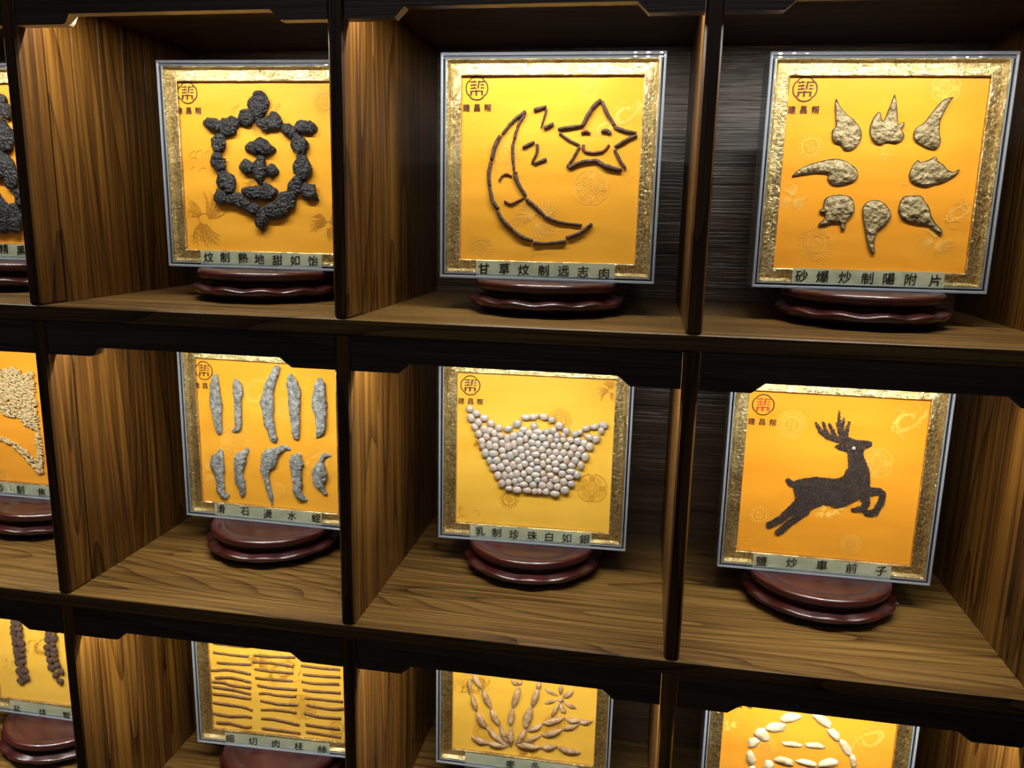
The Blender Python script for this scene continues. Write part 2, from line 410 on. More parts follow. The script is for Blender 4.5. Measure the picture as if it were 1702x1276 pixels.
# ------------------------------------------------------------------ silk, woven motifs, prints, captions
def silk_y(x, z, seed):
    q = Vector((x * 9 + seed, z * 26, seed * 1.7))
    return YS + 0.0007 * noise.noise(q) + 0.0005 * noise.noise(Vector((x * 30, z * 60, seed)))
def silk_mesh(seed):
    bm = bmesh.new(); n = 44; V = []
    for i in range(n + 1):
        for j in range(n + 1):
            x = SX0 + (SX1 - SX0) * i / n; z = SZ0 + (SZ1 - SZ0) * j / n
            V.append(bm.verts.new((x, silk_y(x, z, seed), z)))
    for i in range(n):
        for j in range(n):
            a = i * (n + 1) + j; bm.faces.new((V[a], V[a + n + 1], V[a + n + 2], V[a + 1]))
    return bm
class Ribbon:
    # flat woven or printed lines laid on the silk
    def __init__(s, seed, lift): s.bm = bmesh.new(); s.seed = seed; s.lift = lift
    def ok(s, x, z): return SX0 + 0.001 < x < SX1 - 0.001 and SZ0 + 0.001 < z < SZ1 - 0.001
    def v(s, x, z): return s.bm.verts.new((x, silk_y(x, z, s.seed) - s.lift, z))
    def line(s, pts, w, w2=None, closed=False, clip=True):
        w2 = w if w2 is None else w2; n = len(pts); prev = None; first = None
        for i, (x, z) in enumerate(pts):
            a = pts[i - 1] if (i or closed) else pts[i]; b = pts[(i + 1) % n] if (i < n - 1 or closed) else pts[i]
            dx, dz = b[0] - a[0], b[1] - a[1]; L = math.hypot(dx, dz) or 1; ww = (w + (w2 - w) * i / max(1, n - 1)) / 2
            px, pz = -dz / L * ww, dx / L * ww
            if clip and not (s.ok(x + px, z + pz) and s.ok(x - px, z - pz)): prev = None; continue
            cur = (s.v(x + px, z + pz), s.v(x - px, z - pz))
            if prev: s.bm.faces.new((prev[0], prev[1], cur[1], cur[0]))
            if first is None and i == 0: first = cur
            prev = cur
        if closed and first and prev: s.bm.faces.new((prev[0], prev[1], first[1], first[0]))
    def rect(s, x0, x1, z0, z1): s.line([(x0, (z0 + z1) / 2), ((x0 + x1) / 2, (z0 + z1) / 2), (x1, (z0 + z1) / 2)], abs(z1 - z0))
def arc(cx, cz, r, a0, a1, n=14, k=1.0): return [(cx + r * math.cos(a0 + (a1 - a0) * i / n), cz + k * r * math.sin(a0 + (a1 - a0) * i / n)) for i in range(n + 1)]
def circle(cx, cz, r, n=28): return arc(cx, cz, r, 0, 2 * PI * (n - 1) / n, n - 1)
def motif(rb, kind, x, z, r, rg):
    lw = 0.0009
    if kind in ('sun', 'shou'):
        R0 = r * (0.52 if kind == 'sun' else 0.62)
        rb.line(circle(x, z, R0), lw, closed=True)
        if kind == 'sun': rb.line(circle(x, z, R0 * 0.86), lw * 0.6, closed=True)
        t = rg.uniform(-0.6, 0.9); c, s_ = math.cos(t), math.sin(t)
        def T(a, b): return (x + (a * c - b * s_) * R0 * 0.75, z + (a * s_ + b * c) * R0 * 0.75)
        for a in (-0.55, -0.18, 0.18, 0.55):
            L = math.sqrt(max(0.05, 0.9 - a * a)); rb.line([T(a, -L), T(a, -0.12)], lw * 0.7); rb.line([T(a, 0.12), T(a, L)], lw * 0.7)
        for b in (-0.55, 0.0, 0.55): rb.line([T(-0.62, b), T(-0.1, b)], lw * 0.7); rb.line([T(0.1, b), T(0.62, b)], lw * 0.7)
        nr = 30 if kind == 'sun' else 20
        for i in range(nr):
            an = 2 * PI * i / nr
            for rr, kk, da in ((0.62, 0.80, 0.10), (0.80, 1.0, -0.08)):
                a1, a2 = an + da, an - da
                rb.line([(x + r * rr * math.cos(a1), z + r * rr * math.sin(a1)), (x + r * kk * math.cos(a2), z + r * kk * math.sin(a2))], lw * 1.25, lw * 0.3)
    elif kind == 'coin':
        q = 0.17 * r
        for k in (1.0, 1.9):
            rb.line([(x - q * k, z), (x, z - q * k), (x + q * k, z), (x, z + q * k)], lw, closed=True)
        for d in (PI / 4, 3 * PI / 4, 5 * PI / 4, 7 * PI / 4):
            cx, cz = x + 1.25 * r * math.cos(d), z + 1.25 * r * math.sin(d)
            for rr in (0.80, 0.92): rb.line(arc(cx, cz, r * rr, d + PI - 0.62, d + PI + 0.62, 10), lw)
        for i in range(4):
            d = i * PI / 2
            rb.line(arc(x, z, r, d + 0.18, d + PI / 2 - 0.18, 8), lw)
            bx, bz = x + 0.66 * r * math.cos(d), z + 0.66 * r * math.sin(d)
            rb.line(circle(bx, bz, r * 0.16, 8), lw, closed=True); rb.line(arc(bx, bz, r * 0.27, d - 1.2, d + 1.2, 8), lw)
            d += PI / 4
            for k in (-0.22, 0.0, 0.22): rb.line(arc(x + r * 0.72 * math.cos(d + k), z + r * 0.72 * math.sin(d + k), r * 0.1, d, d + 4.2, 6), lw * 0.8)
    elif kind in ('phoenix', 'fringe'):
        t0 = rg.uniform(0, 2 * PI) if kind == 'phoenix' else rg.uniform(-0.4, 0.4)
        for wing, (a0, a1, nf) in enumerate(((0.2, 1.5, 9), (2.0, 3.1, 8), (3.9, 5.4, 11))):
            for i in range(nf):
                a = t0 + a0 + (a1 - a0) * i / nf; L = r * rg.uniform(0.7, 1.05)
                P = [(x + L * k * math.cos(a + 0.35 * k * k), z + L * k * math.sin(a + 0.35 * k * k)) for k in (0.2, 0.45, 0.7, 1.0)]
                rb.line(P, lw * 0.9, lw * 0.5)
                for k in (0.4, 0.55, 0.7, 0.85):
                    px, pz = x + L * k * math.cos(a + 0.35 * k * k), z + L * k * math.sin(a + 0.35 * k * k)
                    for sd in (0.6, -0.6): rb.line([(px, pz), (px + r * 0.11 * math.cos(a + 0.5 + sd), pz + r * 0.11 * math.sin(a + 0.5 + sd))], lw * 0.7, lw * 0.3)
        rb.line(arc(x, z, r * 0.2, t0, t0 + 4.5, 10), lw)
    elif kind == 'dragon':
        for k in range(3):
            t0 = rg.uniform(0, 6.28); P = []
            for i in range(26):
                u = i / 25; P.append((x + r * (0.95 * math.cos(t0 + u * 4.6) * (0.35 + 0.6 * u)), z + r * (0.7 * math.sin(t0 + u * 5.5) * (0.4 + 0.6 * u))))
            rb.line(P, lw * 1.0)
            for i in range(2, 25, 1):
                a = rg.uniform(0, 6.28); rb.line(arc(P[i][0], P[i][1], r * 0.10, a, a + 2.4, 5), lw * 0.7)
        for k in range(14):
            a = rg.uniform(0, 6.28); q = rg.uniform(0.5, 1.0) * r
            rb.line([(x + q * math.cos(a), z + q * math.sin(a)), (x + q * 1.15 * math.cos(a + 0.2), z + q * 1.15 * math.sin(a + 0.2)), (x + q * 1.22 * math.cos(a + 0.42), z + q * 1.22 * math.sin(a + 0.42))], lw, lw * 0.4)
    else:
        for k in range(9):
            a = rg.uniform(0.4, 2.6); px, pz = x + rg.uniform(-0.9, 0.9) * r, z + rg.uniform(-0.7, 0.7) * r
            rb.line(arc(px, pz, r * rg.uniform(0.2, 0.5), a, a + rg.uniform(1.2, 2.2), 8), lw * 0.9, lw * 0.4)
# glyphs come from the font built into Blender
GL = {}
def glyph(ch, bold=0.012):
    if (ch, bold) in GL: return GL[ch, bold]
    cu = bpy.data.curves.new('glyph', 'FONT'); cu.body = ch; cu.offset = 0.0; cu.resolution_u = 3
    o = bpy.data.objects.new('glyph', cu); C.objects.link(o); bpy.context.view_layer.update()
    me = bpy.data.meshes.new_from_object(o.evaluated_get(bpy.context.evaluated_depsgraph_get()))
    vs_ = [v.co.copy() for v in me.vertices]; fs_ = [tuple(p.vertices) for p in me.polygons]
    bpy.data.objects.remove(o); bpy.data.curves.remove(cu); bpy.data.meshes.remove(me)
    x0 = min(v.x for v in vs_); x1 = max(v.x for v in vs_); y0 = min(v.y for v in vs_); y1 = max(v.y for v in vs_)
    GL[ch, bold] = ([((v.x - (x0 + x1) / 2), (v.y - (y0 + y1) / 2)) for v in vs_], fs_); return GL[ch, bold]
def put_glyph(bm, ch, cx, cz, size, y, slant=0.0, wide=1.0, bold=0.012, rise=0.0):
    vs_, fs_ = glyph(ch, 0.0)
    if bold:                                          # heavier strokes: the same outline laid down again a hair to each side
        for dx, dz in ((-bold, 0), (bold, 0), (0, bold * 0.6), (0, -bold * 0.6)): put_glyph(bm, ch, cx + dx * size, cz + dz * size, size, y, slant, wide, 0.0, rise)
        return
    V = [bm.verts.new((cx + (vx * wide + vy * slant) * size, y(cx + vx * size, cz + vy * size) if callable(y) else y, cz + (vy + vx * rise) * size)) for vx, vy in vs_]
    for f in fs_:
        try: bm.faces.new([V[i] for i in f])
        except ValueError: pass
def face_front(bm):
    bm.normal_update()
    for f in bm.faces:
        if f.normal.y > 0: f.normal_flip()
    return bm
def emblem(rb, cx, cz, R):
    ring = []
    for i in range(64):
        a = 2 * PI * i / 64; ring.append((cx + R * (1 - 0.085 * (1 - abs(math.cos(2 * a))) ** 3) * math.cos(a), cz + R * (1 - 0.085 * (1 - abs(math.cos(2 * a))) ** 3) * math.sin(a)))
    rb.line(ring, R * 0.105, closed=True, clip=False)
def emblem_inner(rb, cx, cz, R):
    k = R / 320.0; q = lambda X, Z: (cx + (X - 648) * k, cz - (Z - 475) * k)
    def bar(x0, z0, x1, z1, w): rb.line([q(x0, z0), q((x0 + x1) / 2, (z0 + z1) / 2), q(x1, z1)], w * k, clip=False)
    for z in (300, 387, 473): bar(455, z + 4, 640, z - 4, 30); bar(572, z - 38, 566, z, 42)
    bar(706, 268, 686, 480, 44)
    for z, x in ((296, 725), (380, 755), (465, 752)): bar(x, z + 3, 862, z - 5, 28)
    bar(448, 556, 832, 552, 30); bar(488, 556, 478, 670, 56); bar(642, 520, 630, 676, 52); bar(806, 552, 796, 664, 52)

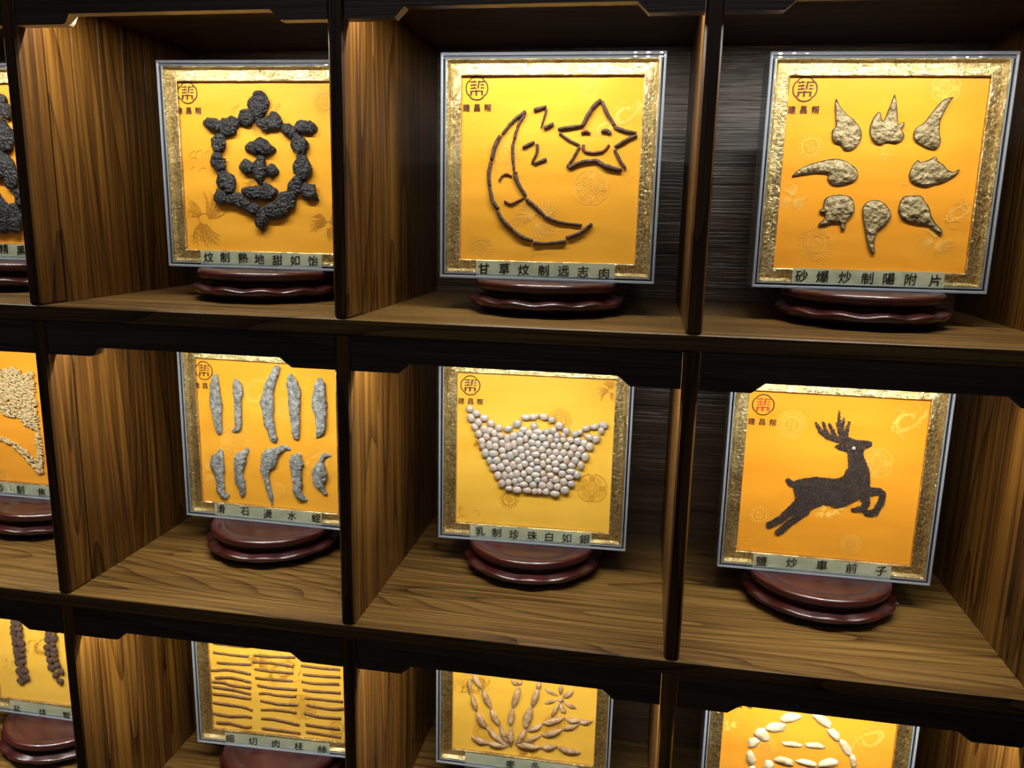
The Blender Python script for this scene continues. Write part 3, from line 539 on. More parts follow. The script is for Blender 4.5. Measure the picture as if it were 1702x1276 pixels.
# ------------------------------------------------------------------ display cases and stands
DATA = json.loads(r'''{"A1":[[[[47,2301,85],[44,2230,132],[36,2146,116],[24,2061,70],[14,2004,47]]],[[[-170,2088,59],[-157,2025,94],[-79,2011,62]]],[[[-761,1942,32],[-682,1936,71],[-588,1915,71],[-525,1901,55]]],[[[-239,1960,31],[-334,1945,79],[-431,1880,110],[-475,1801,47]]],[[[5,1969,39],[105,1941,70],[214,1949,85],[307,1950,62]],[[203,2069,34],[263,2020,54],[308,1964,54]]],[[[344,1907,31],[412,1865,70],[504,1831,62],[566,1824,39]]],[[[568,1902,54],[676,1903,77],[783,1890,61],[814,1883,38]]],[[[555,1762,51],[582,1695,95],[601,1614,88],[621,1561,51]]],[[[612,1506,66],[617,1425,96],[629,1329,110],[633,1247,59]]],[[[551,1205,67],[511,1122,89],[471,1038,67]]],[[[637,1124,59],[709,1049,103],[788,982,44],[821,948,15]]],[[[455,996,74],[386,933,112],[316,869,90]]],[[[359,807,67],[223,797,90],[118,802,90],[73,808,53]]],[[[27,779,68],[23,694,83],[-10,609,61],[16,525,23]]],[[[-153,817,61],[-47,819,68]]],[[[-465,938,53],[-359,933,76],[-255,892,76],[-181,852,61]]],[[[-648,948,46],[-594,956,99],[-510,965,61]]],[[[-531,1271,68],[-497,1202,114],[-448,1120,99],[-444,1050,61]]],[[[-585,1533,53],[-590,1450,98],[-549,1368,76]]],[[[-528,1766,60],[-555,1684,102],[-589,1602,68],[-606,1567,38]]],[[[-168,1620,37],[-71,1634,67],[34,1642,96],[137,1616,74],[225,1597,30]]],[[[35,1492,52],[16,1389,82],[3,1279,75],[5,1155,30]]],[[[-263,1365,38],[-187,1373,90],[-83,1367,52]]],[[[110,1322,37],[185,1330,74],[251,1317,37]]],[[[-240,1053,45],[-128,1035,68],[-7,1037,75],[113,1039,93],[218,1048,52]]]],"A2":[[[-310,2062,25],[-458,1952,23],[-598,1791,20]],[[-624,1774,25],[-685,1645,29],[-727,1482,25]],[[-732,1454,25],[-760,1324,25],[-745,1151,24]],[[-744,1142,24],[-709,994,27],[-634,881,26]],[[-642,854,22],[-558,733,26],[-446,629,24]],[[-436,620,24],[-334,543,26],[-178,494,20]],[[-168,467,24],[-5,463,18],[237,495,23]],[[245,540,22],[421,606,23],[559,723,21]],[[-327,2020,21],[-403,1885,20],[-444,1733,18]],[[-449,1716,18],[-464,1596,22],[-441,1356,16]],[[-417,1338,29],[-425,1294,27],[-377,1191,25],[-283,1045,23]],[[-274,1010,23],[-163,925,23],[-43,814,22]],[[-33,797,20],[166,731,18],[435,702,16]],[[-622,1233,16],[-587,1285,14],[-534,1312,16],[-470,1287,13]],[[-554,979,16],[-471,946,16],[-381,982,16],[-301,1027,13]],[[-205,2079,26],[-56,2121,21]],[[-50,2088,16],[-110,1870,14]],[[-75,1862,26],[38,1921,25]],[[-334,1632,23],[-194,1701,21]],[[-158,1676,20],[-155,1582,21],[-214,1445,16]],[[-187,1437,18],[-37,1498,20]],[[608,2204,24],[501,2089,29],[396,1898,24]],[[626,2180,22],[693,2040,27],[794,1900,22]],[[786,1883,21],[908,1843,24],[1055,1819,19]],[[1065,1786,22],[931,1727,24],[806,1650,21]],[[804,1617,21],[874,1492,24],[939,1400,22]],[[570,1497,23],[704,1422,31],[897,1374,24]],[[561,1488,21],[388,1461,25],[250,1391,23]],[[231,1408,21],[298,1511,19],[372,1646,19]],[[121,1804,18],[237,1729,19],[371,1663,17]],[[101,1854,21],[249,1880,23],[388,1898,19]],[[391,1806,21],[443,1831,23],[496,1807,17]],[[634,1824,22],[685,1841,26],[746,1808,24]],[[418,1672,21],[435,1596,19],[540,1576,16]],[[540,1576,16],[661,1599,17],[735,1675,17]]],"A3":[[[-565,2227],[-509,2134],[-424,2049],[-353,2002],[-321,1965],[-267,1908],[-239,1823],[-258,1728],[-309,1670],[-365,1650],[-419,1659],[-467,1716],[-546,1744],[-569,1820],[-569,1877],[-535,1916],[-552,2029],[-567,2143]],[[88,2277],[119,2165],[141,2053],[163,1940],[199,1960],[226,1969],[227,1922],[207,1884],[242,1828],[229,1771],[157,1742],[62,1754],[-10,1721],[-89,1749],[-135,1824],[-147,1900],[-132,1976],[-102,2042],[-59,2080],[-24,1986],[7,1996],[41,2109],[68,2202]],[[739,2252],[693,2178],[650,2075],[625,1982],[629,1869],[658,1757],[624,1681],[540,1680],[441,1726],[370,1772],[352,1848],[382,1914],[451,1962],[514,2056],[577,2149],[641,2224]],[[-983,1341],[-921,1410],[-810,1470],[-678,1511],[-527,1542],[-409,1524],[-288,1458],[-232,1382],[-252,1304],[-345,1263],[-439,1246],[-528,1260],[-572,1318],[-567,1367],[-627,1385],[-743,1384],[-858,1362]],[[354,1371],[377,1468],[435,1541],[456,1517],[538,1537],[591,1566],[627,1580],[651,1538],[722,1492],[765,1445],[844,1408],[902,1441],[891,1408],[824,1350],[736,1300],[663,1280],[573,1250],[487,1258],[388,1295]],[[-590,995],[-578,1074],[-504,1115],[-388,1123],[-289,1099],[-238,1012],[-236,923],[-284,853],[-316,792],[-319,723],[-359,732],[-376,801],[-455,809],[-530,778],[-606,756],[-624,781],[-574,826],[-561,896],[-621,915],[-624,945],[-586,955]],[[-132,984],[-91,1044],[3,1071],[102,1038],[179,951],[196,883],[148,793],[78,732],[47,662],[34,562],[59,462],[31,445],[-16,520],[-57,639],[-89,758],[-121,876]],[[280,953],[291,1061],[332,1120],[417,1128],[511,1130],[566,1066],[621,999],[651,912],[698,835],[763,768],[807,720],[772,695],[689,756],[626,798],[510,815],[393,838],[322,876]]],"B1":[[[-794,2244,23],[-806,2166,53],[-812,2052,73],[-812,1911,84],[-805,1769,95],[-797,1641,77],[-789,1513,61],[-786,1412,54],[-790,1347,39]],[[-473,2186,30],[-448,2103,68],[-437,2006,75],[-447,1864,60],[-451,1722,58],[-455,1579,55],[-464,1464,53],[-505,1411,38],[-574,1387,15]],[[202,2406,51],[169,2308,62],[97,2165,74],[46,2009,86],[32,1840,97],[33,1685,82],[57,1531,75],[89,1405,57],[108,1321,57],[135,1259,22]],[[409,2308,29],[428,2213,76],[460,2091,95],[470,1952,85],[465,1813,81],[468,1673,74],[471,1532,66],[467,1419,56],[465,1362,44]],[[870,2274,36],[874,2172,86],[864,2034,98],[853,1895,113],[871,1757,94],[874,1618,80],[864,1505,66],[795,1380,15]],[[-766,1072,23],[-802,974,78],[-840,854,121],[-815,738,90],[-805,635,70],[-804,517,66],[-794,414,63],[-743,351,55],[-680,357,19]],[[-321,1121,23],[-385,1051,54],[-450,959,100],[-471,840,80],[-485,722,62],[-467,606,77],[-442,505,59],[-446,415,43],[-463,377,34]],[[363,1168,15],[267,1196,45],[161,1130,60],[52,1043,121],[3,938,113],[-46,832,76],[-37,702,49],[-12,557,43],[20,413,34],[37,275,18]],[[509,1108,37],[468,1004,112],[457,888,90],[468,759,75],[471,629,72],[475,513,68],[517,444,60],[605,401,18]],[[1000,1126,18],[913,1126,37],[859,1022,41],[841,906,103],[824,790,115],[828,689,89],[870,592,41],[912,523,33]]],"B2":[[-933,1956,52,47,0],[-835,1896,60,50,0],[-913,1826,65,53,-60],[-723,1837,60,48,0],[-804,1767,55,56,0],[-621,1762,60,50,-40],[-854,1698,55,44,-40],[-720,1669,55,59,0],[-641,1651,52,59,-60],[-568,1619,46,53,0],[-796,1598,58,53,-45],[-683,1561,52,53,0],[-508,1700,54,53,-30],[-482,1588,52,44,-40],[-559,1517,60,50,0],[-746,1491,51,52,0],[-381,1550,46,66,0],[-369,1697,68,44,25],[-240,1777,64,52,30],[-296,1591,54,64,-60],[-125,1878,68,43,0],[-19,1891,56,43,0],[37,1908,28,32,0],[133,1899,63,46,-15],[249,1863,50,46,0],[357,1782,59,55,0],[458,1708,56,49,-40],[585,1673,50,43,40],[654,1706,42,40,0],[739,1768,58,43,15],[852,1796,58,40,10],[975,1825,66,46,-20],[948,1744,44,52,0],[880,1618,62,49,60],[782,1641,67,43,-20],[-1,1754,51,52,0],[-148,1695,60,49,0],[-69,1648,57,52,0],[-197,1626,57,44,0],[58,1678,71,44,-5],[178,1685,48,44,0],[276,1705,48,52,0],[327,1636,42,49,0],[418,1641,39,41,0],[-201,1524,54,62,0],[-117,1565,43,53,0],[10,1602,57,50,0],[124,1594,59,52,0],[233,1586,48,64,0],[327,1570,42,44,0],[420,1583,45,44,0],[523,1582,50,43,0],[624,1574,56,52,0],[716,1543,53,55,0],[-637,1438,52,65,0],[-550,1422,49,59,0],[-451,1479,52,53,0],[-367,1433,54,65,0],[-286,1467,49,65,0],[-184,1400,60,53,-35],[-99,1449,48,53,0],[-23,1513,57,50,0],[66,1496,48,53,0],[176,1495,54,50,0],[283,1487,45,44,0],[368,1478,42,55,0],[473,1499,48,55,0],[572,1469,56,55,0],[678,1453,56,52,0],[792,1504,58,58,0],[-693,1317,55,65,0],[-577,1316,69,53,0],[-449,1369,55,50,0],[-332,1295,57,65,0],[-261,1344,54,56,0],[-160,1298,51,56,0],[-83,1355,46,47,0],[1,1419,57,44,0],[119,1419,57,50,0],[222,1388,48,50,0],[324,1387,54,53,0],[427,1387,53,53,0],[531,1378,48,53,0],[639,1378,50,52,0],[738,1348,53,64,0],[-738,1432,43,59,0],[32,1347,64,47,0],[-432,1288,52,44,0],[146,1317,51,50,0],[274,1311,59,47,-15],[381,1303,48,53,0],[473,1287,45,64,0],[600,1287,56,56,0],[-633,1208,46,54,0],[-529,1215,61,56,0],[-394,1194,55,48,0],[-286,1156,57,65,0],[-216,1235,54,50,0],[-121,1189,54,50,0],[-45,1268,54,50,0],[-14,1189,43,41,0],[56,1238,48,47,0],[143,1206,45,56,0],[219,1256,43,41,0],[320,1225,59,50,0],[434,1188,59,47,-5],[554,1211,53,44,0],[680,1219,48,59,0],[-574,1108,61,51,-35],[-465,1122,61,57,0],[-349,1093,52,51,0],[-185,1141,46,56,0],[-47,1098,60,56,0],[67,1127,63,50,0],[230,1146,54,53,0],[330,1130,54,44,0],[424,1077,57,53,0],[550,1122,68,44,5],[-506,993,52,60,0],[-405,992,49,66,0],[-314,1006,46,54,0],[-232,1033,52,60,0],[-132,1040,46,51,0],[-51,964,54,54,0],[41,1037,66,45,5],[147,1059,43,50,0],[255,1044,54,44,0],[525,1032,62,41,0],[636,1076,53,56,0],[-446,877,49,60,0],[-352,898,52,54,0],[-258,920,46,51,0],[-180,947,52,45,0],[-236,869,35,30,0],[71,964,51,45,0],[171,979,48,51,0],[264,970,28,36,0],[335,982,51,53,0],[449,960,54,56,0],[557,938,54,50,0],[-135,883,72,42,0],[9,885,57,48,0],[145,887,60,57,0],[252,887,48,63,0],[360,880,54,54,0],[-343,809,52,42,0],[-219,795,66,51,0],[-75,797,66,45,0],[33,790,43,45,0],[105,795,43,45,0],[198,794,51,51,0],[328,773,71,45,0],[468,835,62,60,0]],"B3":{"s":[[[-247,2085,17],[-179,1987,32],[-85,1922,41],[35,1891,43],[123,1881,51]],[[-161,2106,15],[-132,2029,22],[-86,1938,26]],[[-79,2088,17],[-35,2004,26],[11,1913,29]],[[27,2268,9],[35,2151,20],[58,2027,36],[120,1905,55]],[[91,2170,14],[87,2091,22],[75,1996,29]],[[159,2128,17],[150,2048,22],[132,1937,35]],[[14,2102,14],[52,2010,17]],[[-346,947,95],[-465,849,64],[-568,734,51],[-713,633,48]],[[-275,866,63],[-362,770,48],[-452,692,45],[-539,586,48],[-591,537,45]],[[490,1208,69],[627,1220,49],[685,1182,43],[661,1051,46],[598,916,46],[506,913,43]],[[451,1137,69],[489,1045,46],[461,965,43],[378,949,39],[331,945,28]]],"p":[[[74,1933],[205,1926],[266,1896],[366,1903],[468,1890],[477,1835],[421,1792],[381,1762],[386,1686],[417,1625],[454,1548],[485,1454],[504,1343],[106,1311],[168,1429],[209,1529],[199,1624],[170,1734],[93,1741],[8,1790],[69,1838],[95,1871]],[[-470,1268],[-410,1299],[-287,1335],[-194,1359],[-53,1353],[88,1356],[176,1406],[214,1494],[473,1514],[501,1329],[524,1177],[393,1097],[306,1038],[219,979],[127,953],[30,980],[-64,980],[-154,929],[-243,860],[-317,801],[-410,942],[-422,1081],[-455,1183],[-496,1197]],[[-567,1286],[-538,1318],[-489,1293],[-437,1253],[-446,1175],[-513,1204]]],"eye":[248,1787,29]},"C1":[[[-1042,1751,19],[-763,1744,19],[-447,1742,19]],[[-1050,1593,19],[-772,1579,19],[-462,1576,19]],[[-995,1419,19],[-716,1424,19],[-437,1442,19]],[[-1100,1272,20],[-817,1309,19],[-626,1295,19],[-444,1272,19]],[[-1042,1144,20],[-792,1178,19],[-601,1156,19],[-443,1130,19]],[[-1095,1071,20],[-909,1077,19],[-766,1041,19],[-447,1030,19]],[[-1091,979,20],[-802,967,19],[-452,920,19]],[[-1098,860,20],[-840,854,20],[-456,835,19]],[[-1099,699,20],[-816,687,20],[-559,672,19],[-441,626,19]],[[-1101,502,20],[-826,486,20],[-567,510,20],[-455,497,19]],[[-1061,344,20],[-833,352,20],[-608,317,20],[-470,324,20]],[[-351,1768,19],[-53,1764,19],[305,1758,19]],[[-366,1610,19],[-59,1616,19],[309,1636,19]],[[-395,1492,19],[-142,1504,19],[93,1491,19],[273,1477,19]],[[-368,1371,19],[-148,1360,19],[269,1361,19]],[[-359,1214,19],[-74,1218,19],[256,1219,19]],[[-333,1087,19],[-80,1068,19],[322,1077,19]],[[-307,944,19],[-164,959,19],[-6,942,19],[311,959,19]],[[-289,820,19],[-138,805,19],[20,789,19],[337,811,19]],[[-288,651,19],[-95,680,19],[143,681,19],[301,664,19]],[[-286,502,19],[-102,510,19],[137,486,19],[342,458,19]],[[-285,328,19],[-29,323,19],[353,306,19]],[[427,1672,19],[721,1660,19],[1044,1668,19]],[[414,1504,19],[716,1497,19],[1040,1497,19]],[[440,1354,19],[713,1357,19],[1038,1370,19]],[[413,1230,19],[631,1217,19],[1020,1249,19]],[[432,1088,19],[627,1081,19],[1040,1098,19]],[[459,946,19],[702,951,19],[905,947,19],[1075,949,19]],[[479,827,19],[698,805,19],[901,797,19],[1088,826,19]],[[443,672,19],[694,640,19],[1038,648,19]],[[453,479,19],[689,463,19],[1019,458,19]],[[457,344,19],[686,336,19],[1039,308,19]]],"C2":[[[-792,1557,16],[-759,1501,39],[-726,1446,46],[-693,1391,37],[-660,1335,16]],[[-859,1483,11],[-856,1414,26],[-852,1344,31],[-849,1275,24],[-845,1205,11]],[[-810,1201,15],[-792,1133,36],[-774,1065,43],[-756,997,34],[-738,929,15]],[[-638,1322,17],[-604,1241,41],[-571,1161,49],[-537,1081,39],[-503,1000,17]],[[-730,905,19],[-693,845,46],[-656,785,54],[-619,725,43],[-581,665,19]],[[-511,991,18],[-474,925,43],[-436,859,50],[-399,794,40],[-362,728,18]],[[-76,1415,19],[-98,1329,46],[-121,1242,54],[-143,1155,43],[-165,1068,19]],[[-172,1051,18],[-178,974,44],[-184,896,51],[-190,819,41],[-195,741,18]],[[239,1559,13],[230,1524,33],[222,1488,39],[214,1453,31],[206,1417,14]],[[220,1451,17],[198,1368,40],[176,1283,48],[155,1199,38],[133,1114,17]],[[110,1120,22],[92,1023,54],[74,926,63],[56,828,51],[38,731,22]],[[-354,729,16],[-324,655,39],[-294,582,46],[-264,508,37],[-234,435,16]],[[-566,659,16],[-483,590,39],[-400,522,46],[-316,453,37],[-233,384,16]],[[-188,726,16],[-186,640,39],[-184,555,46],[-182,469,37],[-180,383,16]],[[46,715,17],[12,646,42],[-22,577,50],[-56,507,40],[-90,438,18]],[[-808,466,16],[-739,448,39],[-670,430,46],[-600,412,37],[-531,394,16]],[[-562,407,16],[-481,401,39],[-401,395,46],[-321,389,37],[-241,383,16]],[[-105,444,19],[-7,443,45],[91,441,53],[189,440,42],[287,439,18]],[[294,440,16],[354,452,38],[413,465,45],[473,477,36],[532,489,16]],[[555,467,17],[641,458,41],[727,449,48],[812,441,38],[898,432,17]],[[37,505,13],[98,541,32],[159,576,38],[220,611,30],[281,647,13]],[[303,650,17],[378,683,42],[454,715,49],[529,748,39],[604,781,17]],[[611,790,14],[674,823,33],[738,856,38],[801,889,31],[864,922,13]],[[77,702,16],[132,735,38],[187,767,45],[242,799,36],[297,831,16]],[[312,858,17],[392,893,42],[473,928,49],[553,963,39],[633,998,17]],[[663,970,16],[724,974,38],[785,977,44],[845,981,35],[905,985,15]],[[856,946,13],[908,957,32],[961,968,38],[1013,979,30],[1066,990,13]],[[569,1551,11],[569,1506,27],[569,1462,32],[569,1418,26],[568,1373,11]],[[755,1469,14],[718,1436,35],[681,1403,41],[644,1370,33],[606,1337,14]],[[810,1176,11],[762,1199,27],[713,1221,32],[665,1243,26],[616,1265,11]],[[645,1066,13],[625,1108,33],[605,1150,38],[586,1192,31],[566,1235,13]],[[434,981,11],[462,1040,28],[489,1099,33],[517,1157,26],[544,1216,11]],[[316,1203,9],[367,1224,23],[418,1245,27],[469,1265,21],[520,1286,9]],[[323,1440,9],[376,1418,23],[428,1396,27],[480,1374,21],[532,1352,9]],[[-191,1531,10],[-168,1512,25],[-145,1492,30],[-122,1472,24],[-100,1453,10]],[[-42,1549,10],[-53,1526,25],[-64,1502,30],[-74,1478,24],[-85,1455,10]],[[534,1296,12],[554,1294,30],[575,1293,35],[595,1291,28],[615,1290,12]]],"C3":[[-242,1932,139,73,20],[-413,1764,140,74,12],[-596,1627,111,89,-30],[-684,1502,97,67,50],[176,1944,151,69,-35],[333,1759,108,55,-50],[503,1585,136,60,-55],[615,1411,115,43,-75],[-185,1543,132,41,0],[117,1558,138,47,0],[-476,1179,89,63,-90],[-266,1270,133,56,-10],[31,1286,139,51,-8],[310,1316,138,65,15],[-718,1261,112,60,-80],[-685,1035,113,63,-95],[647,1172,108,55,-90]],"A0":[[[[155,2275,78],[120,2152,78]]],[[[220,2168,58],[216,2053,78]]],[[[-43,1862,177],[124,1779,147],[165,1629,108]]],[[[-107,1357,179],[40,1334,179],[157,1233,139],[178,1081,80]]],[[[-162,757,182],[-41,672,181],[-84,489,132]]],[[[170,763,80],[183,616,120],[156,477,101]]],[[[-325,1986,198],[-547,1818,220]]],[[[-592,1480,202],[-690,1137,224]]],[[[-481,794,203],[-703,659,205]]],[[[295,980,70],[307,826,70]]]],"B0":{"p":[[[-887,2023],[-515,2119],[-360,2143],[-261,2118],[-221,2029],[-115,2065],[-17,2116],[-18,1129],[-169,1150],[-311,1251],[-369,1341],[-508,1332],[-608,1357],[-703,1429],[-951,1523]]],"s":[[[-861,993,18],[-761,960,18],[-592,916,25],[-493,876,35],[-366,782,49],[-227,641,63],[-135,536,70],[-73,477,61]],[[-52,1127,34],[-34,908,35],[-46,718,43],[-52,510,43]]],"sc":77},"C0":[[-46,1535,62],[-70,1429,63],[-90,1289,63],[-90,1173,63],[-75,1047,63],[-53,922,63],[9,789,63],[88,682,63],[53,1478,62],[23,1371,62],[31,1269,63],[33,1177,63],[35,1084,63],[67,984,63],[119,874,63],[-682,1680,63],[-600,1666,63],[-696,1563,63],[-587,1576,63],[-706,1482,63],[-587,1472,63],[-705,1389,64],[-610,1377,63],[-703,1297,64],[-583,1299,63],[-693,1181,64],[-571,1196,64],[-677,1113,64],[-685,1042,64],[-585,1078,64],[-686,937,64],[-585,973,64],[-630,897,64],[-693,771,64],[-580,809,64],[-652,705,64],[-560,670,64],[-677,596,64],[-694,1782,63],[-599,1781,63],[-693,1885,63],[-598,1884,63],[-21,1664,62],[69,1629,62],[-8,1779,62],[72,1766,62]],"motifs":{"A1":[["shou",949,2228,166],["dragon",14,2070,341],["dragon",-26,1161,260],["fringe",-845,657,401],["phoenix",950,616,257],["wave",-803,1391,176]],"A2":[["coin",531,1165,216],["sun",-571,1544,214],["shou",460,2339,139],["dragon",918,2040,203],["phoenix",-137,761,321],["shou",-838,396,157],["wave",-1052,1853,123],["wave",-101,302,108],["dragon",671,1863,146]],"A3":[["sun",-629,540,212],["shou",-806,1681,153],["coin",650,2351,159],["phoenix",-955,1080,184],["dragon",960,941,162],["phoenix",747,618,219],["wave",56,1553,177],["wave",360,1161,109]],"B1":[["dragon",-163,2033,330],["sun",290,1761,212],["coin",-527,1216,259],["coin",-640,1350,200],["shou",136,509,138],["phoenix",-1029,697,265],["dragon",795,992,287],["wave",563,2170,133]],"B2":[["coin",852,880,213],["shou",-341,632,150],["sun",354,1844,187],["wave",-834,271,233],["phoenix",1050,2314,199],["fringe",-761,1423,123]],"B3":[["sun",-547,2048,211],["shou",-856,763,149],["sun",353,452,151],["coin",550,1602,206],["dragon",867,2191,244],["phoenix",-18,871,137],["wave",-996,323,111],["phoenix",136,943,121]],"C1":[["coin",411,771,221],["dragon",100,1375,300],["shou",974,458,160],["wave",-830,960,226],["phoenix",-297,1493,202]],"C2":[["sun",-620,572,192],["dragon",-767,1360,247],["shou",522,849,204],["phoenix",115,269,227],["wave",-1005,1226,173],["sun",457,810,186]],"C3":[["sun",-527,1448,174],["dragon",800,1746,226],["wave",-891,2000,111],["phoenix",-1031,1733,112]],"A0":[["wave",180,2478,136]],"B0":[["sun",-787,290,203]],"C0":[["dragon",-215,1269,276],["wave",-727,814,235]]},"caps":{"A1":["炆制熟地甜如饴",[[-774,136],[-531,143],[-264,142],[-26,132],[238,123],[492,130],[753,129]],-900,857],"A2":["甘草炆制远志肉",[[-794,123],[-527,131],[-277,123],[-21,124],[233,124],[478,124],[744,110]],-897,857],"A3":["砂爆炒制陽附片",[[-788,150],[-537,150],[-275,151],[-13,144],[240,145],[491,145],[769,139]],-895,893],"B1":["滑石燙水蛭",[[-791,147],[-386,146],[-6,143],[389,152],[780,152]],-904,916],"B2":["乳制珍珠白如銀",[[-744,135],[-502,135],[-244,127],[21,129],[267,129],[521,131],[781,133]],-861,894],"B3":["鹽炒車前子",[[-786,132],[-393,145],[-3,149],[375,143],[749,138]],-881,877],"C1":["細切肉桂絲",[[-811,119],[-419,110],[-30,111],[356,112],[749,103]],-926,850],"C2":["麥冬",[[-172,119],[219,143]],-867,893],"A0":["精黑",[[-18,158],[262,140]],-1257,583],"B0":["炒制焦",[[-794,127],[-415,126],[-29,117]],-1631,391],"C0":["盐益智",[[-767,79],[-279,77],[182,83]],-958,723],"C3":["",[],-685,920]},"pose":{"A0":[-0.5815,0.172,0.0,0.0],"A1":[-0.1751,0.1688,0.0375,0.003],"A2":[0.2273,0.1382,0.0197,0.0056],"A3":[0.6209,0.1596,0.0489,0.0049],"B0":[-0.591,0.208,0.0,0.0],"B1":[-0.1941,0.1942,-0.0235,0.0049],"B2":[0.2092,0.2033,0.0346,0.0057],"B3":[0.6088,0.1843,-0.0027,0.0045],"C0":[-0.5929,0.19,0.0,0.0],"C1":[-0.1913,0.1878,0.0411,0.0061],"C2":[0.2029,0.2136,0.0121,0.0056],"C3":[0.6041,0.1363,0.0146,0.0065]}}''')
H = CW / 2
def frame_mesh():
    # gold leaf frame: raised outer lip, flat band, inner step down to the silk
    bm = bmesh.new(); cz = H
    def loop(hx0, hx1, z0, z1, y): return [bm.verts.new(p) for p in ((hx0, y, z0), (hx1, y, z0), (hx1, y, z1), (hx0, y, z1))]
    o = 0.1300; s0, s1, t0, t1 = SX0, SX1, SZ0, SZ1
    Ls = [loop(-o, o, cz - o, cz + o, 0.0125), loop(-o, o, cz - o, cz + o, 0.0030), loop(-o + 0.0012, o - 0.0012, cz - o + 0.0012, cz + o - 0.0012, 0.0030),
          loop(-o + 0.0045, o - 0.0045, cz - o + 0.0045, cz + o - 0.0045, 0.0088),
          loop(s0 - 0.0012, s1 + 0.0012, t0 - 0.0012, t1 + 0.0012, 0.0056), loop(s0 - 0.0002, s1 + 0.0002, t0 - 0.0002, t1 + 0.0002, 0.0062), loop(s0, s1, t0, t1, 0.0120)]
    for a, b in zip(Ls, Ls[1:]):
        for i in range(4): bm.faces.new((a[i], a[(i + 1) % 4], b[(i + 1) % 4], b[i]))
    bmesh.ops.recalc_face_normals(bm, faces=bm.faces)
    return bm
SRC = {}
def shared(key, maker, name, mats, parent, smooth=False):
    if key in SRC: return same(SRC[key], parent)
    o = mesh_obj(name, maker(), mats, parent, smooth); SRC[key] = o; return o
def lathe_stand_top():
    prof = [(0, .0405), (.0745, .0405), (.0755, .0400), (.0765, .0412), (.088, .0412), (.0925, .0404), (.0945, .0375), (.0945, .0335), (.0930, .0300), (.0890, .0284), (.0800, .0280), (0, .0280)]
    return lathe(prof, 64)
def lathe(prof, n, mod=None):
    bm = bmesh.new(); rings = []
    for r, z in prof:
        if r == 0: rings.append([bm.verts.new((0, 0, z))]); continue
        ring = []
        for i in range(n):
            a = 2 * PI * i / n; rr, zz = (r, z) if mod is None else mod(r, z, a)
            ring.append(bm.verts.new((rr * math.cos(a), rr * math.sin(a), zz)))
        rings.append(ring)
    for a, b in zip(rings, rings[1:]):
        for i in range(n):
            j = (i + 1) % n
            if len(a) == 1: bm.faces.new((a[0], b[i], b[j]))
            elif len(b) == 1: bm.faces.new((a[i], a[j], b[0]))
            else: bm.faces.new((a[i], a[j], b[j], b[i]))
    bmesh.ops.recalc_face_normals(bm, faces=bm.faces); return bm
def stand_ring():
    prof = [(0, .0279), (.083, .0279), (.0835, .0235), (.0860, .0218), (.0980, .0200), (.1010, .0180), (.1012, .0155), (.0960, .0095), (.0880, .0050), (.0830, .0020), (.0815, 0.0), (.072, 0.0), (.072, .012), (0, .012)]
    def mod(r, z, a):
        s = 0.5 + 0.5 * math.cos(12 * a)
        s2 = abs(math.cos(6 * a))
        if r > 0.09: return r + 0.0046 * s2 - 0.0026, z - 0.0036 * (1 - s) * (z / 0.02)
        if z < 0.006 and r > 0.0718: return r - 0.002 * (1 - s), z + 0.0036 * (1 - s) ** 1.5
        return r, z
    return lathe(prof, 96, mod)
CASES = {
 'A0': ('wrinkled black root pieces', 'case of large black root lumps at the left edge of the top row'),
 'A1': ('turtle of black roots', 'framed case showing a turtle made of black root pieces on yellow silk'),
 'A2': ('moon and star of twigs', 'framed case showing a crescent moon and smiling star of brown twigs'),
 'A3': ('aconite slices', 'framed case showing eight pale horned root slices in a ring'),
 'B0': ('barley', 'framed case filled with pale barley grains, at the left edge of the middle row'),
 'B1': ('leeches', 'framed case showing ten grey powdered dried leeches in two rows'),
 'B2': ('pearl basket', 'framed case showing an ingot boat shape of white pearls'),
 'B3': ('deer of seeds', 'framed case showing a leaping deer made of dark seeds'),
 'C0': ('strings of seed fruit', 'framed case with strings of brown seed fruit, leftmost of the bottom row'),
 'C1': ('bark strips', 'framed case showing three columns of thin brown bark strips'),
 'C2': ('tuber plant', 'framed case showing a plant and flower made of pinkish tan tubers'),
 'C3': ('bulb scales', 'framed case showing a round face of cream bulb scales on orange silk')}
STAND_AT = {'A0': 'under the case of large black root lumps', 'A1': 'under the black root turtle case', 'A2': 'under the moon and star case', 'A3': 'under the case of pale horned root slices', 'B0': 'under the barley case', 'B1': 'under the leech case', 'B2': 'under the pearl case', 'B3': 'under the seed deer case', 'C0': 'under the seed fruit case', 'C1': 'under the bark strip case', 'C2': 'under the tuber plant case', 'C3': 'under the bulb scale case'}
PALE = {'B2', 'C1', 'C2', 'C0'}; MID = {'A1', 'A2', 'B1'}; TAN = {'A1', 'B2', 'C1', 'C2', 'C0'}
case_of = {}
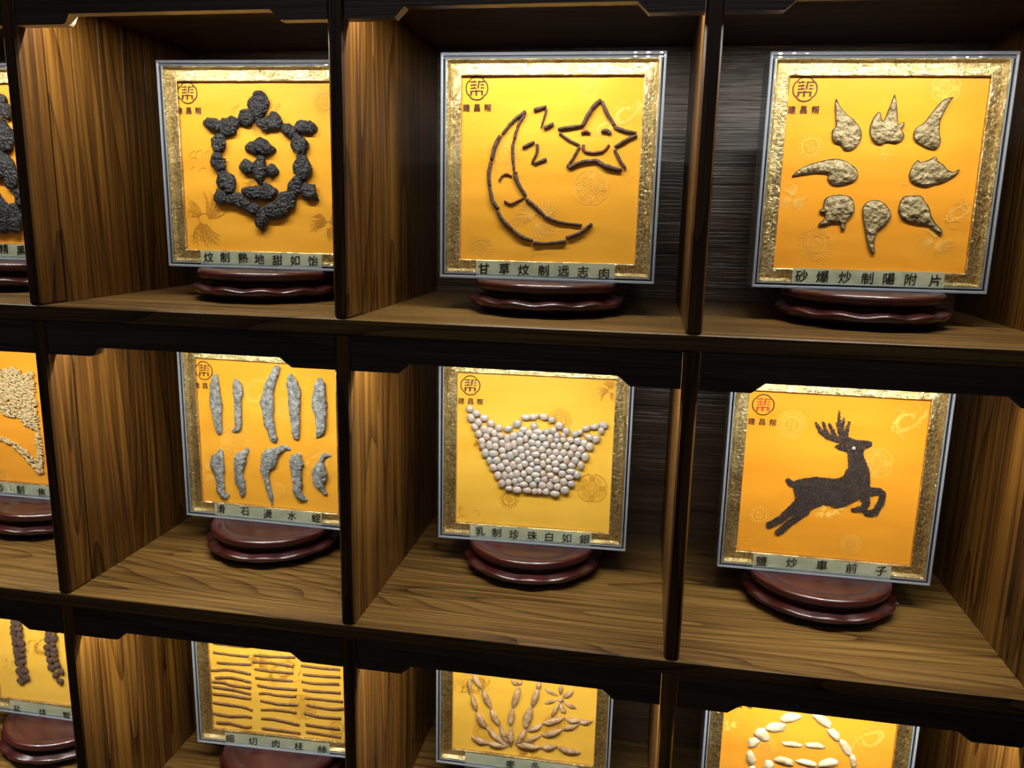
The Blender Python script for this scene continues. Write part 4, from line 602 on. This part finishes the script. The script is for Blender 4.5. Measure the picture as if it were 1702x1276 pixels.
for ki, k in enumerate(sorted(CASES)):
    cx, yf, yaw, lean = DATA['pose'][k]; zs = ROWZ[k[0]]; seed = ki * 3.7 + 1
    # stand first, the case rests on it
    mid = Vector((cx - math.sin(yaw) * CD / 2, yf + math.cos(yaw) * CD / 2 + (0.010 if k in ('B2', 'A2') else 0.002), zs + 0.0004))
    st = tag(empty('display_stand', mid, rotz=ki * 0.37), 'round dark red lacquered two-tier stand ' + STAND_AT[k], 'stand', 'lacquered stands under the cases')
    shared('top_disc', lathe_stand_top, 'top_disc', M['mahogany'], st, True)
    shared('scalloped_base', stand_ring, 'scalloped_base', M['mahogany'], st, True)
    case = tag(empty('display_case', (cx, yf, zs + HS + 0.0006), rotz=yaw), CASES[k][1], 'display case', 'framed acrylic cases in the cabinet cells')
    case.rotation_euler = (-lean, 0, yaw); case_of[k] = case
    # acrylic box
    t = 0.0020
    shared('front_pane', lambda: boxm(-H + 0.003, H - 0.003, 0, t, 0.003, CW - 0.003), 'front_pane', M['pane'], case)
    shared('top_pane', lambda: boxm(-H + 0.003, H - 0.003, 0.003, CD, CW - 0.003, CW), 'top_pane', M['side'], case)
    shared('bottom_pane', lambda: boxm(-H + 0.003, H - 0.003, 0.003, CD, 0, 0.003), 'bottom_pane', M['side'], case)
    shared('side_pane_l', lambda: boxm(-H, -H + 0.003, 0.003, CD, 0, CW), 'side_pane', M['side'], case)
    shared('side_pane_r', lambda: boxm(H - 0.003, H, 0.003, CD, 0, CW), 'side_pane', M['side'], case)
    def rim():
        bm = bmesh.new()
        def bars(o, w_, y0, y1, r):
            for x0, x1, z0, z1 in ((-H + o, H - o, o, o + w_), (-H + o, -H + o + w_, o + w_, CW - o - w_), (H - o - w_, H - o, o + w_, CW - o - w_)):
                q = bmesh.new(); box(q, x0, x1, y0, y1, z0, z1)
                bmesh.ops.bevel(q, geom=q.edges[:], offset=r, segments=3, affect='EDGES', profile=0.5)
                me = bpy.data.meshes.new('tmp'); q.to_mesh(me); q.free(); bm.from_mesh(me); bpy.data.meshes.remove(me)
        bars(0.0, 0.003, 0, 0.0034, 0.0011); bars(0.0052, 0.0016, 0.0022, 0.0040, 0.0006)
        return bm
    shared('acrylic_edge', rim, 'acrylic_edge', M['rim'], case, True)
    def top_edge():                                   # polished top edge, leaning back a little: it mirrors the LED chips
        bm = bmesh.new()
        for zt, hgt, y0, y1, a0, a1 in ((CW, 0.0034, 0.0, 0.0034, 1.0, 13.0), (CW - 0.0046, 0.0026, 0.0016, 0.0040, 1.0, 12.5)):
            P = [(y0, zt - hgt)]; n = 11
            for i in range(n):
                an = math.radians(a0 + (a1 - a0) * (i + 0.5) / n); P.append((P[-1][0] + math.tan(an) * hgt / n, P[-1][1] + hgt / n))
            P += [(y1, zt), (y1, zt - hgt)]
            A = [bm.verts.new((-H, y, z)) for y, z in P]; B = [bm.verts.new((H, y, z)) for y, z in P]
            bm.faces.new(A); bm.faces.new(B[::-1])
            for i in range(len(P)): bm.faces.new((A[i], B[i], B[(i + 1) % len(P)], A[(i + 1) % len(P)]))
        bmesh.ops.recalc_face_normals(bm, faces=bm.faces); return bm
    shared('top_edge', top_edge, 'acrylic_top_edge', M['rim_top'], case)
    shared('gold_frame', frame_mesh, 'gold_frame', M['gold'], case)
    shared('backing', lambda: boxm(-0.1300, 0.1300, 0.0126, 0.0160, 0.0070, CW - 0.0070), 'backing_board', M['backing'], case)
    pale = k in PALE
    mesh_obj('silk_panel', silk_mesh(seed), M['silk_pale'] if pale else M['silk_mid'] if k in MID else M['silk'], case, True)
    rb = Ribbon(seed, 0.00035); rg = random.Random(ki + 40)
    for kind, mx, mz, mr in DATA['motifs'].get(k, []): motif(rb, kind, mx * 1e-4, mz * 1e-4, mr * 1e-4, rg)
    mesh_obj('woven_motif', face_front(rb.bm), M['motif_dark'] if k in TAN else M['motif'], case)
    # printed emblem and shop name
    ex = -0.0992 if k in ('A1', 'B1') else -0.0930; ez = {'A': 0.2338, 'B': 0.2292, 'C': 0.2292}[k[0]]
    rb = Ribbon(seed, 0.00065); emblem(rb, ex, ez, 0.0137)
    em = mesh_obj('printed_emblem', face_front(rb.bm), M['print'], case)
    rb = Ribbon(seed, 0.00065); emblem_inner(rb, ex, ez, 0.0137)
    mesh_obj('emblem_sign', face_front(rb.bm), M['print_red'] if k in ('B3', 'C3') else M['print'], em)
    bm = bmesh.new()
    for i, ch in enumerate('建昌帮'): put_glyph(bm, ch, ex + (i - 1) * 0.0136 + 0.0005, ez - 0.0234, 0.0098, lambda x, z: silk_y(x, z, seed) - 0.00065, bold=0.018)
    mesh_obj('shop_name', face_front(bm), M['print'], em)
    # caption strip
    txt, pos, cx0, cx1 = DATA['caps'][k]
    x0, x1 = (-0.0895, 0.0875)
    bm = bmesh.new(); n = 16; rgp = random.Random(ki)
    zoff = {'A3': 0.0015, 'C1': -0.0008}.get(k, 0.0)
    a = []; skew = rgp.uniform(-0.0006, 0.0006)
    for i in range(n + 1):
        x = x0 + (x1 - x0) * i / n
        a.append([bm.verts.new((x + rgp.uniform(-.0002, .0002), 0.0027 + 0.00012 * noise.noise(Vector((x * 50, j * 3.0, seed))), z + skew * x / 0.09 + zoff)) for j, z in enumerate((0.0036, 0.013, 0.0228))])
    for i in range(n):
        for j in range(2): bm.faces.new((a[i][j], a[i + 1][j], a[i + 1][j + 1], a[i][j + 1]))
    r = bmesh.ops.solidify(bm, geom=bm.faces[:], thickness=0.0002)
    bmesh.ops.recalc_face_normals(bm, faces=bm.faces)
    cap = mesh_obj('caption_strip', bm, M['paper'], case)
    if txt:
        bm = bmesh.new()
        for ch, (px, pz) in zip(txt, pos): put_glyph(bm, ch, px * 1e-4, pz * 1e-4, 0.0152, 0.0022, slant=0.02, rise=0.09, bold=0.016)
        mesh_obj('caption_text', face_front(bm), M['ink'], cap)

# ------------------------------------------------------------------ what each case holds
def lumps(k, pieces, name, mat, label=None, **kw):
    for i, sp in enumerate(pieces):
        bm = bmesh.new()
        for s in (sp if isinstance(sp[0][0], list) else [sp]): lump(bm, s, seed=i + 1, **kw)
        mesh_obj(name, finish_lump(bm), mat, case_of[k], True)
for k in ('A0', 'A1'): lumps(k, DATA[k], 'root_piece', M['root'], flat=0.62, rough=0.17, freq=115, n=6, m=20, hmax=0.0042, grow=1.17)
for i, s in enumerate(DATA['A2']):
    bm = bmesh.new(); lump(bm, s, flat=0.95, rough=0.14, freq=300, n=7, m=9, seed=i, hmax=0.0035, capk=0.25, grow=0.92)
    mesh_obj('twig', finish_lump(bm), M['twig_red'] if i in (13, 14, 31, 33, 34) else M['twig'], case_of['A2'], True)
for i, o in enumerate(DATA['A3']):
    sl = mesh_obj('root_slice', relief(o, 0.0014, 0.0020, 0.0024, 0.0016, i + 1), [M['slice'], M['slice_skin']], case_of['A3'], True)
    bm = bmesh.new(); lump(bm, [(p[0], p[1], 5) for p in o] + [(o[0][0], o[0][1], 5)], flat=2.4, rough=0.2, freq=400, n=3, m=6, seed=i, hmax=0.0013)
    mesh_obj('skin_edge', finish_lump(bm), M['slice_skin'], sl, True)
for i, s in enumerate(DATA['B1']):
    bm = bmesh.new(); lump(bm, s, flat=0.55, rough=0.14, freq=260, n=6, m=18, seed=i, hmax=0.0034, wrinkle=0.05)
    mesh_obj('dried_leech', finish_lump(bm), M['leech'], case_of['B1'], True)
# pearls
bm = bmesh.new(); bmesh.ops.create_uvsphere(bm, u_segments=14, v_segments=9, radius=1.0)
for v in bm.verts:
    q = v.co.copy(); v.co *= 1 + 0.06 * noise.noise(q * 1.6) + 0.025 * math.sin(q.z * 9)
pearl0 = None
for px, pz, a, b, ang in DATA['B2']:
    a *= 1.06; b *= 1.06
    hh = min(0.0038, 0.5e-4 * (a + b) * 0.9)
    args = dict(loc=(px * 1e-4, YS - hh * 0.9, pz * 1e-4), rot=(0, -math.radians(ang), 0), scale=(a * 1e-4, hh, b * 1e-4))
    if pearl0 is None:
        pearl0 = mesh_obj('pearl', bm, M['pearl'], case_of['B2'], True)
        pearl0.location, pearl0.rotation_euler, pearl0.scale = args['loc'], args['rot'], args['scale']
    else: same(pearl0, case_of['B2'], **args)
# deer of seeds
def spindle(bm, x, y, z, L, W, a, tilt=0.0, m=5):
    ca, sa = math.cos(a), math.sin(a); rings = []
    def P(u, v, w_): return bm.verts.new((x + ca * u - sa * v, y + w_ + tilt * u, z + sa * u + ca * v))
    e0 = P(-L, 0, 0); e1 = P(L, 0, 0)
    for u, r in ((-0.45 * L, W), (0.45 * L, W)): rings.append([P(u, r * math.cos(2 * PI * i / m), r * math.sin(2 * PI * i / m)) for i in range(m)])
    for i in range(m):
        j = (i + 1) % m
        bm.faces.new((e0, rings[0][i], rings[0][j])); bm.faces.new((rings[0][i], rings[1][i], rings[1][j], rings[0][j])); bm.faces.new((rings[1][i], e1, rings[1][j]))
def in_strokes(p, strokes):
    for S in strokes:
        for (a, b) in zip(S, S[1:]):
            A, B = Vector(a[:2]), Vector(b[:2]); ab = B - A; t = max(0, min(1, (Vector(p) - A).dot(ab) / max(1e-12, ab.length_squared)))
            if (Vector(p) - A - ab * t).length < a[2] + (b[2] - a[2]) * t: return True
    return False
def f4(L): return [tuple(v * 1e-4 for v in p) for p in L]
rg = random.Random(11); d = DATA['B3']; S = [f4(s) for s in d['s']]; PG = [f4(p) for p in d['p']]
allp = [p for s in S for p in s] + [p for q in PG for p in q]
bx = (min(p[0] for p in allp) - .004, max(p[0] for p in allp) + .004, min(p[1] for p in allp) - .004, max(p[1] for p in allp) + .004)
bm = bmesh.new(); step = 0.00108; nx = int((bx[1] - bx[0]) / step); nz = int((bx[3] - bx[2]) / step)
for i in range(nx):
    for j in range(nz):
        p = (bx[0] + (i + rg.random()) * step, bx[2] + (j + rg.random()) * step)
        if any(inside(p, q) for q in PG) or in_strokes(p, S):
            spindle(bm, p[0], YS - 0.0006 - rg.random() * 0.0012, p[1], 0.00108, 0.00050, rg.uniform(0, PI), rg.uniform(-.5, .5))
bmesh.ops.recalc_face_normals(bm, faces=bm.faces)
o = mesh_obj('seed_deer', bm, M['seed'], case_of['B3']); o['kind'] = 'stuff'
e = d['eye']; same(pearl0, case_of['B3'], loc=(e[0] * 1e-4, YS - 0.0032, e[1] * 1e-4), rot=(0, 0, 0), scale=(0.0026, 0.0022, 0.0026)).name = 'pearl_eye'
# barley
d = DATA['B0']; PG = [f4(p) for p in d['p']]; S = [f4(s) for s in d['s']]; rg = random.Random(5)
bm = bmesh.new()
L = 0.0043
spindle(bm, 0, 0, 0, L, L * 0.36, 0, 0, 7)
bmesh.ops.recalc_face_normals(bm, faces=bm.faces)
grain0 = None; placed = []; grains = []
tries = 0
while tries < 40000 and len(placed) < 620:
    tries += 1
    p = (rg.uniform(-0.098, 0.010), rg.uniform(0.03, 0.24))
    inpoly = any(inside(p, q) for q in PG); ins = in_strokes(p, S)
    if not (inpoly or ins): continue
    if any((p[0] - q[0]) ** 2 + (p[1] - q[1]) ** 2 < 0.0025 ** 2 for q in placed): continue
    placed.append(p)
    a = rg.uniform(-1.1, 0.3) if inpoly else rg.uniform(-0.9, -0.3)
    grains.append((p, a, YS - 0.0012 - rg.random() * 0.0024, rg.uniform(-.25, .25)))
grains.sort(key=lambda g: abs(g[0][0] + 0.035))
more = bmesh.new()
for i, (p, a, y, rz) in enumerate(grains):
    if i >= 285:
        spindle(more, p[0], y, p[1], L, L * 0.36, a, rz, 6); continue
    ag = dict(loc=(p[0], y, p[1]), rot=(0, -a, rz))
    if grain0 is None:
        grain0 = mesh_obj('barley_grain', bm, M['grain'], case_of['B0'], True); grain0.location = ag['loc']; grain0.rotation_euler = ag['rot']
    else: same(grain0, case_of['B0'], **ag)
if len(grains) > 285:
    bmesh.ops.recalc_face_normals(more, faces=more.faces)
    o = mesh_obj('barley_bed', more, M['grain'], case_of['B0']); o['kind'] = 'stuff'
print('grains', len(grains))
# seed fruit
rg = random.Random(9); fr = []
for v in range(3):
    bm = bmesh.new(); bmesh.ops.create_icosphere(bm, subdivisions=2, radius=1.0)
    for q in bm.verts: q.co *= 1 + 0.28 * noise.noise(q.co * 2.2 + Vector((v * 5, 0, 0)))
    fr.append(bm)
src = {}
for px, pz, r in DATA['C0']:
    v = rg.randrange(3); r *= 1e-4
    ag = dict(loc=(px * 1e-4, YS - 0.0034, pz * 1e-4), rot=(rg.uniform(-.4, .4), rg.uniform(0, 6), 0), scale=(r * rg.uniform(0.9, 1.2), min(r, 0.0036), r * rg.uniform(0.85, 1.1)))
    if v not in src:
        o = mesh_obj('seed_fruit', fr[v], M['fruit'], case_of['C0'], True); o.location, o.rotation_euler, o.scale = ag['loc'], ag['rot'], ag['scale']; src[v] = o
    else: same(src[v], case_of['C0'], **ag)
for v, b in enumerate(fr):
    if v not in src: b.free()
for i, s in enumerate(DATA['C1']):
    bm = bmesh.new(); lump(bm, s, flat=0.8, rough=0.12, freq=200, n=5, m=8, seed=i, hmax=0.0022, capk=0.3)
    mesh_obj('bark_strip', finish_lump(bm), M['strip'], case_of['C1'], True)
lumps('C2', DATA['C2'], 'tuber', M['tuber'], flat=0.8, rough=0.12, freq=230, n=4, m=14, hmax=0.0036, wrinkle=0.05)
for i, (px, pz, a, b, ang) in enumerate(DATA['C3']):
    rgx = random.Random(i); t = math.radians(ang); ol = []
    for j in range(14):
        u = 2 * PI * j / 14; ex, ez = math.cos(u) * a, math.sin(u) * b
        k = 1 + rgx.uniform(-.12, .12); ez += b * 0.25 * (1 - (ex / a) ** 2)
        ol.append((px + k * (ex * math.cos(t) - ez * math.sin(t)), pz + k * (ex * math.sin(t) + ez * math.cos(t))))
    mesh_obj('bulb_scale', relief(ol, 0.0024, 0.0012, 0.0034, 0.0006, i + 20, rim=0.003, base=0.0002 * (i % 3), freq=90), [M['scale'], M['scale']], case_of['C3'], True)

# ------------------------------------------------------------------ small things
bm = bmesh.new(); V = [bm.verts.new(p) for p in ((-.006, -.004, .0003), (.006, -.003, .0008), (.004, .005, .0022), (-.005, .004, .0006))]
bm.faces.new(V); bmesh.ops.solidify(bm, geom=bm.faces[:], thickness=0.0004)
bmesh.ops.translate(bm, vec=(0, 0, 0.0006), verts=bm.verts)
o = mesh_obj('paper_scrap', bm, M['scrap'], None, loc=(0.7128, 0.2106, -ROW)); tag(o, 'tiny torn white paper scrap on the shelf right of the seed deer stand', 'paper scrap')
